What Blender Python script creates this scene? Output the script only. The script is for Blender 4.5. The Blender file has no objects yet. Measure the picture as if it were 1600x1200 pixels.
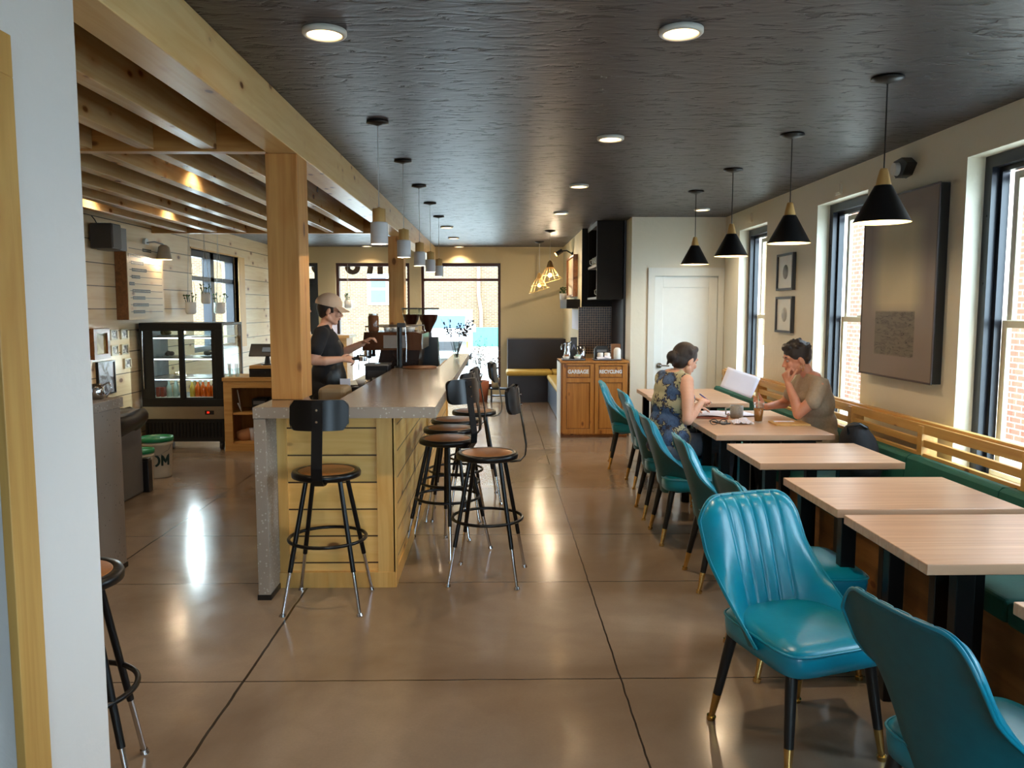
import bpy, bmesh, math, random
from mathutils import Vector, Matrix, Euler
from math import sin, cos, pi, radians as R
random.seed(7)
SC = bpy.context.scene
COL = SC.collection
# ---------------------------------------------------------------- camera
cd = bpy.data.cameras.new('camera'); cam = bpy.data.objects.new('camera', cd); COL.objects.link(cam)
cd.sensor_width = 36; cd.lens = 28.125; cd.clip_start = 0.05; cd.clip_end = 200
cam.location = (0, 0, 1.6); cam.rotation_euler = (R(90-5.393), 0, R(-1.004))
SC.camera = cam
# ---------------------------------------------------------------- sky, sun, exposure
W = bpy.data.worlds.new('sky'); SC.world = W; W.use_nodes = True
bg = W.node_tree.nodes['Background']; bg.inputs[0].default_value = (0.66, 0.82, 1.0, 1); bg.inputs[1].default_value = 13.0
sd = bpy.data.lights.new('sun', 'SUN'); sd.energy = 2.0; sd.angle = R(1.0); sd.color = (1.0, .93, .82)
sun = bpy.data.objects.new('sun', sd); COL.objects.link(sun); sun.rotation_euler = (R(42), 0, R(14))
SC.view_settings.view_transform = 'Standard'; SC.view_settings.look = 'None'
SC.view_settings.exposure = 0.56; SC.view_settings.gamma = 1.0; SC.view_settings.use_curve_mapping = False
SC.cycles.max_bounces = 9; SC.cycles.diffuse_bounces = 5; SC.cycles.glossy_bounces = 4; SC.cycles.transparent_max_bounces = 16
SC.cycles.transmission_bounces = 6; SC.cycles.sample_clamp_indirect = 6; SC.cycles.caustics_reflective = False; SC.cycles.caustics_refractive = False
SC.cycles.use_denoising = True
def portal(loc, rot, sx, sy):
    l = bpy.data.lights.new('window_light', 'AREA'); l.shape = 'RECTANGLE'; l.size = sx; l.size_y = sy
    l.cycles.is_portal = True
    o = bpy.data.objects.new('window_light', l); COL.objects.link(o); o.location = loc; o.rotation_euler = rot
XW = 2.81; XL = -4.05; YB = 14.8; CZ = 2.72
WINS = [(8.41, 9.37), (6.13, 7.09), (3.88, 4.84), (1.62, 2.58), (-.64, .32)]
for a, b in WINS: portal((XW+.22, (a+b)/2, 1.5), (0, R(90), 0), 1.95, b-a)
for a, b in ((-2.97, -1.62), (-1.41, .05)): portal(((a+b)/2, YB+.2, 1.3), (R(-90), 0, 0), b-a, 2.3)
portal((1.25, -3.35, 1.55), (R(90), 0, 0), 1.7, 1.7)  # portal for the added fill window behind the camera
# ---------------------------------------------------------------- helpers
def lin(c): return tuple(((v/255)/12.92 if v/255 <= .04045 else ((v/255+.055)/1.055)**2.4) for v in c)+(1,)
class NT:
    def __init__(s, name):
        s.m = bpy.data.materials.new(name); s.m.use_nodes = True; s.t = s.m.node_tree
        s.b = s.t.nodes['Principled BSDF']; s.out = s.t.nodes['Material Output']
    def n(s, typ, **kw):
        nd = s.t.nodes.new('ShaderNode'+typ)
        for k, v in kw.items():
            if k.startswith('_'): setattr(nd, k[1:], v)
            else:
                key = k.replace('__', ' ')
                key = int(key[1:]) if key[0] == 'i' and key[1:].isdigit() else key
                if isinstance(v, bpy.types.NodeSocket): s.t.links.new(v, nd.inputs[key])
                else: nd.inputs[key].default_value = v
        return nd
    def l(s, a, b): s.t.links.new(a, b)
    def math(s, op, a, b=0.0, c=0.0):
        nd = s.n('Math', _operation=op)
        for i, v in enumerate((a, b, c)):
            if isinstance(v, bpy.types.NodeSocket): s.l(v, nd.inputs[i])
            else: nd.inputs[i].default_value = v
        return nd.outputs[0]
    def mix(s, f, a, b, mode='MIX'):
        nd = s.n('Mix', _data_type='RGBA', _blend_type=mode)
        for k, v in ((0, f), (6, a), (7, b)):
            if isinstance(v, bpy.types.NodeSocket): s.l(v, nd.inputs[k])
            else: nd.inputs[k].default_value = v
        return nd.outputs[2]
    def ramp(s, fac, stops, interp='LINEAR'):
        nd = s.n('ValToRGB', Fac=fac); cr = nd.color_ramp; cr.interpolation = interp
        while len(cr.elements) < len(stops): cr.elements.new(.5)
        for e, (p, c) in zip(cr.elements, stops): e.position = p; e.color = c if len(c) == 4 else tuple(c)+(1,)
        return nd.outputs[0]
    def coord(s, scale=(1, 1, 1), rnd=True):
        tc = s.n('TexCoord'); o = tc.outputs['Object']
        if rnd:
            oi = s.n('ObjectInfo'); v = s.n('VectorMath', _operation='SCALE', i0=(31.7, 17.3, 23.1)); s.l(oi.outputs['Random'], v.inputs['Scale'])
            a = s.n('VectorMath', _operation='ADD', i0=o, i1=v.outputs[0]); o = a.outputs[0]
        return s.n('Mapping', Vector=o, Scale=scale).outputs[0], tc.outputs['Object']
    def set(s, **kw):
        for k, v in kw.items():
            key = {'color': 'Base Color', 'rough': 'Roughness', 'metal': 'Metallic', 'spec': 'Specular IOR Level', 'coat': 'Coat Weight', 'coatr': 'Coat Roughness', 'trans': 'Transmission Weight', 'emit': 'Emission Color', 'estr': 'Emission Strength', 'sheen': 'Sheen Weight', 'normal': 'Normal', 'sss': 'Subsurface Weight', 'ior': 'IOR'}[k]
            if isinstance(v, bpy.types.NodeSocket): s.l(v, s.b.inputs[key])
            else: s.b.inputs[key].default_value = v
        return s
    def bump(s, h, st=.3, dist=.01):
        nd = s.n('Bump', Height=h, Strength=st, Distance=dist); s.l(nd.outputs[0], s.b.inputs['Normal'])
def flat(name, rgb, rough=.5, metal=0., var=.06, nscale=14, bump=0., **kw):
    t = NT(name); c, _ = t.coord()
    nz = t.n('TexNoise', Vector=c, Scale=nscale, Detail=3.0).outputs[0]
    col = lin(rgb); d = tuple(max(0, v*(1-var*2.2)) for v in col[:3])+(1,)
    l_ = tuple(min(1, v*(1+var)) for v in col[:3])+(1,)
    t.set(color=t.mix(nz, d, l_), rough=rough, metal=metal, **kw)
    if bump: t.bump(t.n('TexNoise', Vector=c, Scale=nscale*6, Detail=3.0).outputs[0], bump)
    return t.m
def emit(name, rgb, st):
    t = NT(name); c, _ = t.coord(); nz = t.n('TexNoise', Vector=c, Scale=3.0).outputs[0]
    t.set(color=lin(rgb), emit=t.mix(nz, lin(rgb), tuple(v*.97 for v in lin(rgb)[:3])+(1,)), estr=st, rough=.5); return t.m
def pine(name, light, dark, axis='z', rough=.42, knot=1.0, kscale=3.2, planks=None, coat=0.0, gap=(60, 40, 20), grain=1.0, spec=.5):
    t = NT(name); ax = 'xyz'.index(axis)
    tc = t.n('TexCoord').outputs['Object']; oi = t.n('ObjectInfo')
    v = t.n('VectorMath', _operation='SCALE', i0=(31.7, 17.3, 23.1)); t.l(oi.outputs['Random'], v.inputs['Scale'])
    o = t.n('VectorMath', _operation='ADD', i0=tc, i1=v.outputs[0]).outputs[0]
    gm = None
    if planks:
        pax, ph, off = planks
        sx = t.n('SeparateXYZ', Vector=tc).outputs['xyz'.index(pax)]
        q = t.math('DIVIDE', t.math('ADD', sx, off), ph); idx = t.math('FLOOR', q); fr = t.math('FRACT', q)
        w = .006/ph
        gm = t.math('MAXIMUM', t.math('LESS_THAN', fr, w), t.math('GREATER_THAN', fr, 1-w*.4))
        wn = t.n('TexWhiteNoise', _noise_dimensions='1D', W=idx)
        vv = t.n('VectorMath', _operation='SCALE', i0=wn.outputs['Color'], Scale=40.0).outputs[0]
        o = t.n('VectorMath', _operation='ADD', i0=o, i1=vv).outputs[0]
    sg = [9.0, 9.0, 9.0]; sg[ax] = .55
    sk = [1.0, 1.0, 1.0]; sk[ax] = .34
    g = t.n('TexNoise', Vector=t.n('Mapping', Vector=o, Scale=sg).outputs[0], Scale=2.2*grain, Detail=5.0, Distortion=1.1).outputs[0]
    broad = t.n('TexNoise', Vector=t.n('Mapping', Vector=o, Scale=sk).outputs[0], Scale=1.8, Detail=2.0).outputs[0]
    L, D = lin(light), lin(dark)
    col = t.mix(t.ramp(g, [(.3, (0, 0, 0)), (.72, (1, 1, 1))]), L, D)
    col = t.mix(t.math('MULTIPLY', broad, .35), col, tuple(v*.72 for v in D[:3])+(1,))
    if knot:
        vk = t.n('TexVoronoi', Vector=t.n('Mapping', Vector=o, Scale=[k*(1 if i != ax else 1.6) for i, k in enumerate(sk)]).outputs[0], Scale=kscale*2.3, Randomness=1.0)
        km = t.ramp(vk.outputs['Distance'], [(.11*knot, (1, 1, 1)), (.17*knot, (0, 0, 0))])
        kh = t.ramp(vk.outputs['Distance'], [(.15*knot, (1, 1, 1)), (.34*knot, (0, 0, 0))])
        col = t.mix(t.math('MULTIPLY', kh, .35), col, lin((190, 120, 50)))
        col = t.mix(t.math('MULTIPLY', km, .88), col, lin((104, 56, 22)))
    if gm is not None: col = t.mix(gm, col, lin(gap))
    t.set(color=col, rough=rough, coat=coat, coatr=.15, spec=spec)
    h = t.math('MULTIPLY', g, .25)
    if gm is not None: h = t.math('SUBTRACT', h, t.math('MULTIPLY', gm, 2.0))
    t.bump(h, .25, .004)
    return t.m
class MB:
    """collects shapes of one part and links them as one mesh object"""
    def __init__(s): s.v = []; s.f = []; s.mi = []; s.cur = 0; s.sm = []
    def add(s, vs, fs, sm=False):
        b = len(s.v); s.v += [tuple(v) for v in vs]
        for f in fs: s.f.append([b+i for i in f]); s.mi.append(s.cur); s.sm.append(sm)
        return s
    def box(s, x0, x1, y0, y1, z0, z1):
        return s.add([(x0, y0, z0), (x1, y0, z0), (x1, y1, z0), (x0, y1, z0), (x0, y0, z1), (x1, y0, z1), (x1, y1, z1), (x0, y1, z1)],
            [(0, 3, 2, 1), (4, 5, 6, 7), (0, 1, 5, 4), (1, 2, 6, 5), (2, 3, 7, 6), (3, 0, 4, 7)])
    def obox(s, c, size, rot=(0, 0, 0)):
        m = Euler(rot).to_matrix(); c = Vector(c); hx, hy, hz = [q/2 for q in size]
        vs = [c+m@Vector(p) for p in ((-hx, -hy, -hz), (hx, -hy, -hz), (hx, hy, -hz), (-hx, hy, -hz), (-hx, -hy, hz), (hx, -hy, hz), (hx, hy, hz), (-hx, hy, hz))]
        return s.add(vs, [(0, 3, 2, 1), (4, 5, 6, 7), (0, 1, 5, 4), (1, 2, 6, 5), (2, 3, 7, 6), (3, 0, 4, 7)])
    def cyl(s, p0, p1, r0, r1=None, n=16, cap=True):
        r1 = r0 if r1 is None else r1; p0, p1 = Vector(p0), Vector(p1); d = (p1-p0).normalized()
        a = d.orthogonal().normalized(); b = d.cross(a); vs = []
        for p, r in ((p0, r0), (p1, r1)):
            for i in range(n): t = 2*pi*i/n; vs.append(p+a*(r*cos(t))+b*(r*sin(t)))
        s.add(vs, [(i, (i+1) % n, n+(i+1) % n, n+i) for i in range(n)], True)
        if cap: s.add(vs, [tuple(range(n))[::-1], tuple(range(n, 2*n))])
        return s
    def tube(s, pts, r, n=8, closed=False, cap=True, flatx=None):
        pts = [Vector(p) for p in pts]; N = len(pts); rs = r if isinstance(r, (list, tuple)) else [r]*N
        ref = None; vs = []
        for i, p in enumerate(pts):
            if closed: d = pts[(i+1) % N]-pts[i-1]
            else: d = pts[min(i+1, N-1)]-pts[max(i-1, 0)]
            d.normalize()
            if ref is None: ref = d.orthogonal().normalized() if flatx is None else Vector(flatx)
            ref = (ref-d*ref.dot(d)).normalized(); b = d.cross(ref)
            for k in range(n):
                t = 2*pi*k/n; vs.append(p+ref*(rs[i]*cos(t))+b*(rs[i]*sin(t)))
        M = N if closed else N-1; fs = []
        for i in range(M):
            j = (i+1) % N
            for k in range(n): fs.append((i*n+k, i*n+(k+1) % n, j*n+(k+1) % n, j*n+k))
        s.add(vs, fs, True)
        if cap and not closed: s.add(vs, [tuple(range(n))[::-1], tuple(range((N-1)*n, N*n))])
        return s
    def lathe(s, prof, c=(0, 0, 0), n=24, axis='z', sm=True):
        vs = []; fs = []
        for r, z in prof:
            for k in range(n):
                t = 2*pi*k/n; x, y = r*cos(t), r*sin(t)
                p = {'z': (x, y, z), 'x': (z, x, y), 'y': (y, z, x)}[axis]; vs.append((p[0]+c[0], p[1]+c[1], p[2]+c[2]))
        for i in range(len(prof)-1):
            for k in range(n): fs.append((i*n+k, i*n+(k+1) % n, (i+1)*n+(k+1) % n, (i+1)*n+k))
        return s.add(vs, fs, sm)
    def prism(s, poly, ax, a0, a1, sm=False):
        """poly: 2-D outline; extruded along axis ax between a0 and a1"""
        n = len(poly)
        def P(u, v, w): return {'x': (w, u, v), 'y': (u, w, v), 'z': (u, v, w)}[ax]
        vs = [P(u, v, a0) for u, v in poly]+[P(u, v, a1) for u, v in poly]
        s.add(vs, [(i, (i+1) % n, n+(i+1) % n, n+i) for i in range(n)], sm)
        s.add(vs, [tuple(range(n))[::-1], tuple(range(n, 2*n))]); return s
    def ball(s, c, r, nu=14, nv=9, rot=None):
        r = (r, r, r) if isinstance(r, (int, float)) else r; c = Vector(c); vs = []; fs = []
        m = Euler(rot).to_matrix() if rot else Matrix.Identity(3)
        for j in range(1, nv):
            ph = pi*j/nv
            for i in range(nu): t = 2*pi*i/nu; vs.append(c+m@Vector((r[0]*sin(ph)*cos(t), r[1]*sin(ph)*sin(t), r[2]*cos(ph))))
        vs += [c+m@Vector((0, 0, r[2])), c+m@Vector((0, 0, -r[2]))]; T, B = len(vs)-2, len(vs)-1
        for j in range(nv-2):
            for i in range(nu): fs.append((j*nu+i, (j+1)*nu+i, (j+1)*nu+(i+1) % nu, j*nu+(i+1) % nu))
        for i in range(nu): fs.append((T, i, (i+1) % nu)); fs.append((B, (nv-2)*nu+(i+1) % nu, (nv-2)*nu+i))
        return s.add(vs, fs, True)
    def grid(s, fn, nu, nv, sm=True):
        vs = [fn(i/nu, j/nv) for j in range(nv+1) for i in range(nu+1)]
        return s.add(vs, [(j*(nu+1)+i, j*(nu+1)+i+1, (j+1)*(nu+1)+i+1, (j+1)*(nu+1)+i) for j in range(nv) for i in range(nu)], sm)
    def build(s, name, mats, parent=None, loc=(0, 0, 0), bevel=0, bseg=2, merge=False, smooth=None, rotz=0):
        me = bpy.data.meshes.new(name); me.from_pydata(s.v, [], s.f)
        mats = mats if isinstance(mats, (list, tuple)) else [mats]
        for m in mats: me.materials.append(m)
        for p, mi, sm in zip(me.polygons, s.mi, s.sm): p.material_index = mi; p.use_smooth = sm if smooth is None else smooth
        bm = bmesh.new(); bm.from_mesh(me)
        if merge: bmesh.ops.remove_doubles(bm, verts=bm.verts, dist=1e-5)
        bmesh.ops.recalc_face_normals(bm, faces=bm.faces); bm.to_mesh(me); bm.free()
        o = bpy.data.objects.new(name, me); COL.objects.link(o); o.location = loc; o.rotation_euler[2] = rotz
        if parent: o.parent = parent
        if bevel:
            b = o.modifiers.new('bevel', 'BEVEL'); b.width = bevel; b.segments = bseg; b.limit_method = 'ANGLE'; b.angle_limit = R(40)
        return o
def tag(o, label=None, cat=None, group=None, kind=None):
    if label: o['label'] = label
    if cat: o['category'] = cat
    if group: o['group'] = group
    if kind: o['kind'] = kind
    return o
def thing(name, label, cat, loc=(0, 0, 0), rotz=0, group=None):
    o = bpy.data.objects.new(name, None); o.empty_display_size = .1; COL.objects.link(o); o.location = loc; o.rotation_euler = (0, 0, rotz)
    return tag(o, label, cat, group)
def struct(name, mb, mat, parent=None, **kw):
    o = mb.build(name, mat, parent, **kw)
    if not parent: o['kind'] = 'structure'
    return o
def dup(root, loc, rotz=0, label=None, group=None):
    kids = {}
    for o in list(COL.objects):
        if o.parent: kids.setdefault(o.parent.name, []).append(o)
    def rec(o, par):
        c = o.copy(); COL.objects.link(c)
        if par: c.parent = par
        for k in kids.get(o.name, []): rec(k, c)
        return c
    r = rec(root, None); r.location = loc; r.rotation_euler = (0, 0, rotz)
    if label: r['label'] = label
    if group: r['group'] = group
    return r
def text_mesh(body, size, ext=.0015, bold=.0):
    cu = bpy.data.curves.new('lettering', 'FONT'); cu.body = body; cu.size = size; cu.extrude = ext; cu.offset = bold
    cu.align_x = 'CENTER'; cu.align_y = 'CENTER'; cu.resolution_u = 3
    o = bpy.data.objects.new('lettering', cu); COL.objects.link(o)
    dg = bpy.context.evaluated_depsgraph_get(); me = bpy.data.meshes.new_from_object(o.evaluated_get(dg)); bpy.data.objects.remove(o)
    return me
def letters(body, size, mat, parent, loc, rot, name='lettering', ext=.0015, bold=0., sx=1.0):
    me = text_mesh(body, size, ext, bold); me.materials.clear(); me.materials.append(mat)
    o = bpy.data.objects.new(name, me); COL.objects.link(o); o.parent = parent; o.location = loc; o.rotation_euler = rot; o.scale = (sx, 1, 1); return o
# ---------------------------------------------------------------- materials
M = {}
M['pine_beam'] = pine('pine_beam', (240, 212, 158), (224, 184, 118), 'y', rough=.33, knot=.9, kscale=3.6, spec=.6)
M['pine_post'] = pine('pine_post', (222, 170, 102), (192, 132, 68), 'z', rough=.45, knot=1.0, kscale=2.6)
M['pine_joist'] = pine('pine_joist', (214, 188, 142), (188, 152, 98), 'y', rough=.24, knot=1.0, kscale=3.4, spec=.75)
M['pine_cross'] = pine('pine_cross', (214, 168, 104), (184, 128, 64), 'x', rough=.3, knot=.7, kscale=2.5, spec=.7)
M['pine_wall'] = pine('pine_wall', (240, 218, 176), (226, 196, 146), 'y', rough=.4, knot=.85, kscale=2.3, planks=('z', .232, .03))
M['pine_bar_front'] = pine('pine_bar_front', (255, 212, 136), (240, 190, 104), 'x', rough=.36, knot=1.0, kscale=3.0, planks=('z', .157, .02))
M['pine_bar_side'] = pine('pine_bar_side', (250, 208, 130), (232, 182, 98), 'y', rough=.36, knot=1.0, kscale=2.6, planks=('z', .157, .02))
M['pine_trim'] = pine('pine_trim', (236, 194, 120), (216, 164, 86), 'z', rough=.4, knot=.7, kscale=2.4)
M['pine_casing'] = pine('pine_casing', (222, 178, 104), (196, 146, 74), 'z', rough=.45, knot=.8, kscale=2.0)
M['pine_slat'] = pine('pine_slat', (226, 180, 106), (202, 148, 76), 'y', rough=.4, knot=.5, kscale=2.4)
M['pine_stand'] = pine('pine_stand', (214, 170, 104), (186, 136, 74), 'x', rough=.5, knot=.6, kscale=2.6)
M['pine_dark'] = pine('pine_dark', (196, 136, 62), (160, 98, 36), 'z', rough=.4, knot=1.1, kscale=3.2)
M['plywood'] = pine('plywood', (158, 112, 62), (124, 82, 40), 'y', rough=.5, knot=.6, kscale=2.0)
M['oak'] = pine('oak', (222, 186, 154), (188, 146, 116), 'x', rough=.34, knot=0, planks=('y', .052, .0), gap=(196, 154, 122), grain=.9)
M['shade_wood'] = pine('shade_wood', (222, 182, 116), (196, 150, 84), 'z', rough=.5, knot=0)
M['walnut'] = pine('walnut', (150, 100, 58), (110, 68, 36), 'y', rough=.4, knot=0)
M['black_metal'] = flat('black_metal', (18, 18, 20), .3, .4, spec=.5)
M['black_paint'] = flat('black_paint', (14, 14, 15), .42)
M['black_matte'] = flat('black_matte', (16, 15, 16), .7)
M['black_plastic'] = flat('black_plastic', (24, 24, 26), .35)
M['dark_grey'] = flat('dark_grey', (62, 62, 64), .5)
M['mid_grey'] = flat('mid_grey', (112, 114, 118), .5)
M['chrome'] = flat('chrome', (205, 205, 208), .12, 1.0, var=.02)
M['steel'] = flat('steel', (176, 172, 166), .28, 1.0, var=.05)
M['brass'] = flat('brass', (214, 178, 110), .22, 1.0, var=.04)
M['white_plastic'] = flat('white_plastic', (225, 225, 222), .45, var=.02)
M['white_paint'] = flat('white_paint', (228, 230, 226), .5, var=.02)
M['white_ceramic'] = flat('white_ceramic', (226, 226, 222), .25, var=.02)
M['white_shade'] = flat('white_shade', (214, 214, 216), .6, var=.03)
M['paper'] = flat('paper', (226, 224, 236), .8, var=.02)
M['cord_white'] = flat('cord_white', (200, 200, 200), .6)
M['hardboard'] = flat('hardboard', (150, 96, 48), .38, var=.18, nscale=40)
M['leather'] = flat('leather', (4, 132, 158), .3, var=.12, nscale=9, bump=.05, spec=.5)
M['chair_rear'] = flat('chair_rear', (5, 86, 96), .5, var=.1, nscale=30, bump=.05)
M['green_fabric'] = flat('green_fabric', (16, 92, 78), .7, var=.12, nscale=10, bump=.1)
M['mustard'] = flat('mustard', (190, 160, 74), .6, var=.08)
M['bench_black'] = flat('bench_black', (34, 27, 32), .35)
M['red_frame'] = flat('red_frame', (66, 34, 30), .4)
M['win_black'] = flat('win_black', (26, 30, 40), .3)
M['sash'] = flat('sash', (226, 220, 196), .45, var=.03)
M['green_plastic'] = flat('green_plastic', (18, 130, 84), .4)
M['bucket_white'] = flat('bucket_white', (214, 208, 190), .45, var=.04)
M['terracotta'] = flat('terracotta', (170, 100, 74), .7)
M['leaf'] = flat('leaf', (64, 96, 44), .6, var=.2)
M['twig'] = flat('twig', (120, 98, 74), .8, var=.2)
M['cream'] = flat('cream', (200, 190, 160), .5)
M['skin'] = flat('skin', (206, 142, 112), .5, var=.06, sss=.05)
M['skin_light'] = flat('skin_light', (222, 168, 140), .5, var=.05, sss=.05)
M['hair_dark'] = flat('hair_dark', (38, 26, 22), .45, var=.3, nscale=60, bump=.4)
M['cloth_black'] = flat('cloth_black', (22, 20, 24), .85, var=.1, bump=.1)
M['taupe'] = flat('taupe', (168, 150, 128), .85, var=.14, nscale=60, bump=.12)
M['jeans'] = flat('jeans', (116, 124, 142), .8, var=.12, nscale=40, bump=.1)
M['cap'] = flat('cap', (214, 186, 160), .75, var=.05)
M['lips'] = flat('lips', (176, 92, 84), .5)
M['eye'] = flat('eye', (40, 28, 22), .2)
M['red'] = emit('red_display', (255, 40, 20), 2.0)
M['warm_glow'] = emit('warm_glow', (255, 196, 118), 9.0)
M['disc_glow'] = emit('disc_glow', (255, 206, 142), 9.0)
M['bulb_glow'] = emit('bulb_glow', (255, 190, 96), 22.0)
M['led'] = emit('led_strip', (225, 244, 255), 6.0)
M['screen'] = emit('tablet_screen', (120, 150, 190), .5)
M['rug_teal'] = M['green_fabric']
def wallpaint(name, rgb, rough=.6, bump=.22):
    t = NT(name); c, _ = t.coord(rnd=False)
    n1 = t.n('TexNoise', Vector=c, Scale=1.1, Detail=3.0).outputs[0]
    n2 = t.n('TexNoise', Vector=c, Scale=9.0, Detail=6.0, Distortion=.6).outputs[0]
    col = lin(rgb); t.set(color=t.mix(n1, tuple(v*.93 for v in col[:3])+(1,), col), rough=rough)
    t.bump(n2, bump, .02); return t.m
M['wall'] = wallpaint('wall_paint', (226, 219, 200)); M['wall_white'] = wallpaint('white_wall_paint', (238, 234, 230), .5)
M['wall_back'] = wallpaint('back_wall_paint', (200, 184, 146)); M['trim_white'] = flat('trim_white', (222, 222, 214), .4, var=.02)
t = NT('dark_ceiling'); c, raw = t.coord(rnd=False)
a = t.n('TexNoise', Vector=t.n('Mapping', Vector=c, Scale=(2.2, 6.5, 1)).outputs[0], Scale=2.9, Detail=5.0, Distortion=.9).outputs[0]
b = t.n('TexNoise', Vector=t.n('Mapping', Vector=c, Scale=(1, 1.6, 1)).outputs[0], Scale=.9, Detail=2.0).outputs[0]
cr = t.ramp(a, [(.37, (1, 1, 1)), (.42, (0, 0, 0))])
col = t.mix(b, lin((56, 54, 58)), lin((76, 73, 78))); col = t.mix(cr, col, lin((22, 22, 25)))
t.set(color=col, rough=.42, spec=.5); t.bump(t.math('SUBTRACT', t.math('MULTIPLY', a, .35), t.math('MULTIPLY', cr, .5)), .55, .03); M['ceiling'] = t.m
t = NT('polished_concrete'); c, raw = t.coord(rnd=False)
n1 = t.n('TexNoise', Vector=c, Scale=.7, Detail=5.0, Distortion=.6).outputs[0]
n2 = t.n('TexNoise', Vector=c, Scale=5.0, Detail=8.0, Distortion=.8).outputs[0]
n3 = t.n('TexNoise', Vector=c, Scale=90.0, Detail=2.0).outputs[0]
col = t.mix(t.ramp(n1, [(.35, (0, 0, 0)), (.65, (1, 1, 1))]), lin((122, 104, 87)), lin((168, 150, 131)))
col = t.mix(t.math('MULTIPLY', n2, .5), col, lin((112, 88, 68))); col = t.mix(t.math('MULTIPLY', n3, .25), col, lin((92, 86, 80)))
sx = t.n('SeparateXYZ', Vector=raw)
wob = t.math('MULTIPLY', t.math('SUBTRACT', t.n('TexNoise', Vector=c, Scale=6.0).outputs[0], .5), .012)
jm = 0.0
for i, v, w in ((0, .53, .004), (0, -1.10, .006), (0, -2.38, .005), (1, 3.33, .004), (1, 4.57, .004), (1, 5.56, .004), (1, 7.05, .004), (1, 8.9, .004), (1, 10.8, .004), (1, 1.6, .004)):
    dd = t.math('ABSOLUTE', t.math('ADD', t.math('SUBTRACT', sx.outputs[i], v), wob)); m = t.math('LESS_THAN', dd, w); jm = m if jm == 0.0 else t.math('MAXIMUM', jm, m)
col = t.mix(jm, col, lin((44, 34, 26)))
t.set(color=col, rough=t.math('ADD', t.n('MapRange', Value=n2, i1=.25, i2=.75, i3=.12, i4=.22).outputs[0], .0), spec=.7)
t.bump(t.n('TexNoise', Vector=c, Scale=3.0, Detail=2.0).outputs[0], .12, .01); M['floor'] = t.m
def terrazzo(name, rgb, rough, spk=1.0):
    t = NT(name); c, raw = t.coord(rnd=False)
    n1 = t.n('TexNoise', Vector=c, Scale=4.0, Detail=5.0).outputs[0]
    v1 = t.n('TexVoronoi', Vector=c, Scale=60.0); v2 = t.n('TexVoronoi', Vector=c, Scale=38.0)
    col = t.mix(n1, tuple(v*.8 for v in lin(rgb)[:3])+(1,), lin(rgb))
    sel = t.math('GREATER_THAN', t.n('SeparateColor', Color=v1.outputs['Color']).outputs[0], .6)
    col = t.mix(t.math('MULTIPLY', t.math('MULTIPLY', t.math('LESS_THAN', v1.outputs['Distance'], .30), sel), .55*spk), col, lin((206, 204, 200)))
    sel2 = t.math('GREATER_THAN', t.n('SeparateColor', Color=v2.outputs['Color']).outputs[1], .72)
    col = t.mix(t.math('MULTIPLY', t.math('MULTIPLY', t.math('LESS_THAN', v2.outputs['Distance'], .16), sel2), .8), col, lin((52, 44, 40)))
    t.set(color=col, rough=rough, spec=.6); t.bump(n1, .08, .004); return t.m
M['terrazzo'] = terrazzo('terrazzo', (158, 148, 138), .5); M['terrazzo_top'] = terrazzo('terrazzo_top', (142, 124, 106), .2, .35)
def brick(name, c1, c2, mort, sc=1.0, rough=.8):
    t = NT(name); tc = t.n('TexCoord').outputs['Object']
    s = t.n('SeparateXYZ', Vector=tc); v = t.n('CombineXYZ', X=t.math('ADD', s.outputs[0], s.outputs[1]), Y=s.outputs[2]).outputs[0]
    b = t.n('TexBrick', Vector=v, Color1=lin(c1), Color2=lin(c2), Mortar=lin(mort), Scale=sc)
    b.inputs['Brick Width'].default_value = .3; b.inputs['Row Height'].default_value = .1; b.inputs['Mortar Size'].default_value = .012
    t.set(color=b.outputs[0], rough=rough); t.bump(b.outputs['Fac'], .3, .01); return t.m
M['brick_far'] = brick('brick_far', (110, 82, 54), (88, 63, 40), (146, 126, 94)); M['brick_side'] = brick('brick_side', (140, 84, 58), (124, 70, 48), (160, 138, 118))
t = NT('glass'); c, _ = t.coord(); fr = t.math('MULTIPLY', t.n('Fresnel', IOR=1.45).outputs[0], t.math('SUBTRACT', 1.0, t.n('NewGeometry').outputs['Backfacing'])); gl = t.n('BsdfGlossy', Color=(1, 1, 1, 1), Roughness=.02); tr = t.n('BsdfTransparent', Color=(.93, .97, .96, 1))
mx = t.n('MixShader', i0=fr, i1=tr.outputs[0], i2=gl.outputs[0]); t.l(mx.outputs[0], t.out.inputs[0]); M['glass'] = t.m
t = NT('clear_glass'); t.set(color=(1, 1, 1, 1), rough=.02, trans=1.0, ior=1.3); M['clear_glass'] = t.m
def liquid(name, rgb):
    t = NT(name); c, _ = t.coord(); n = t.n('TexNoise', Vector=c, Scale=8.0).outputs[0]; L = lin(rgb)
    t.set(color=t.mix(n, tuple(v*.8 for v in L[:3])+(1,), L), rough=.15, spec=.6); return t.m
M['orange_juice'] = liquid('orange_juice', (214, 96, 20)); M['yellow_juice'] = liquid('yellow_juice', (206, 176, 70)); M['iced_coffee'] = liquid('iced_coffee', (158, 98, 40)); M['beans'] = liquid('beans', (60, 30, 20))
t = NT('hex_tile'); c, _ = t.coord(rnd=False)
v = t.n('TexVoronoi', Vector=c, Scale=30.0, Randomness=.1); col = t.mix(t.ramp(v.outputs['Distance'], [(.40, (0, 0, 0)), (.5, (1, 1, 1))]), lin((38, 27, 24)), lin((170, 140, 112)))
t.set(color=col, rough=.3); M['hex_tile'] = t.m
t = NT('perforated'); c, _ = t.coord((1, 1, 1), False); v = t.n('TexVoronoi', Vector=c, Scale=26.0, Randomness=0.0)
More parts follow.
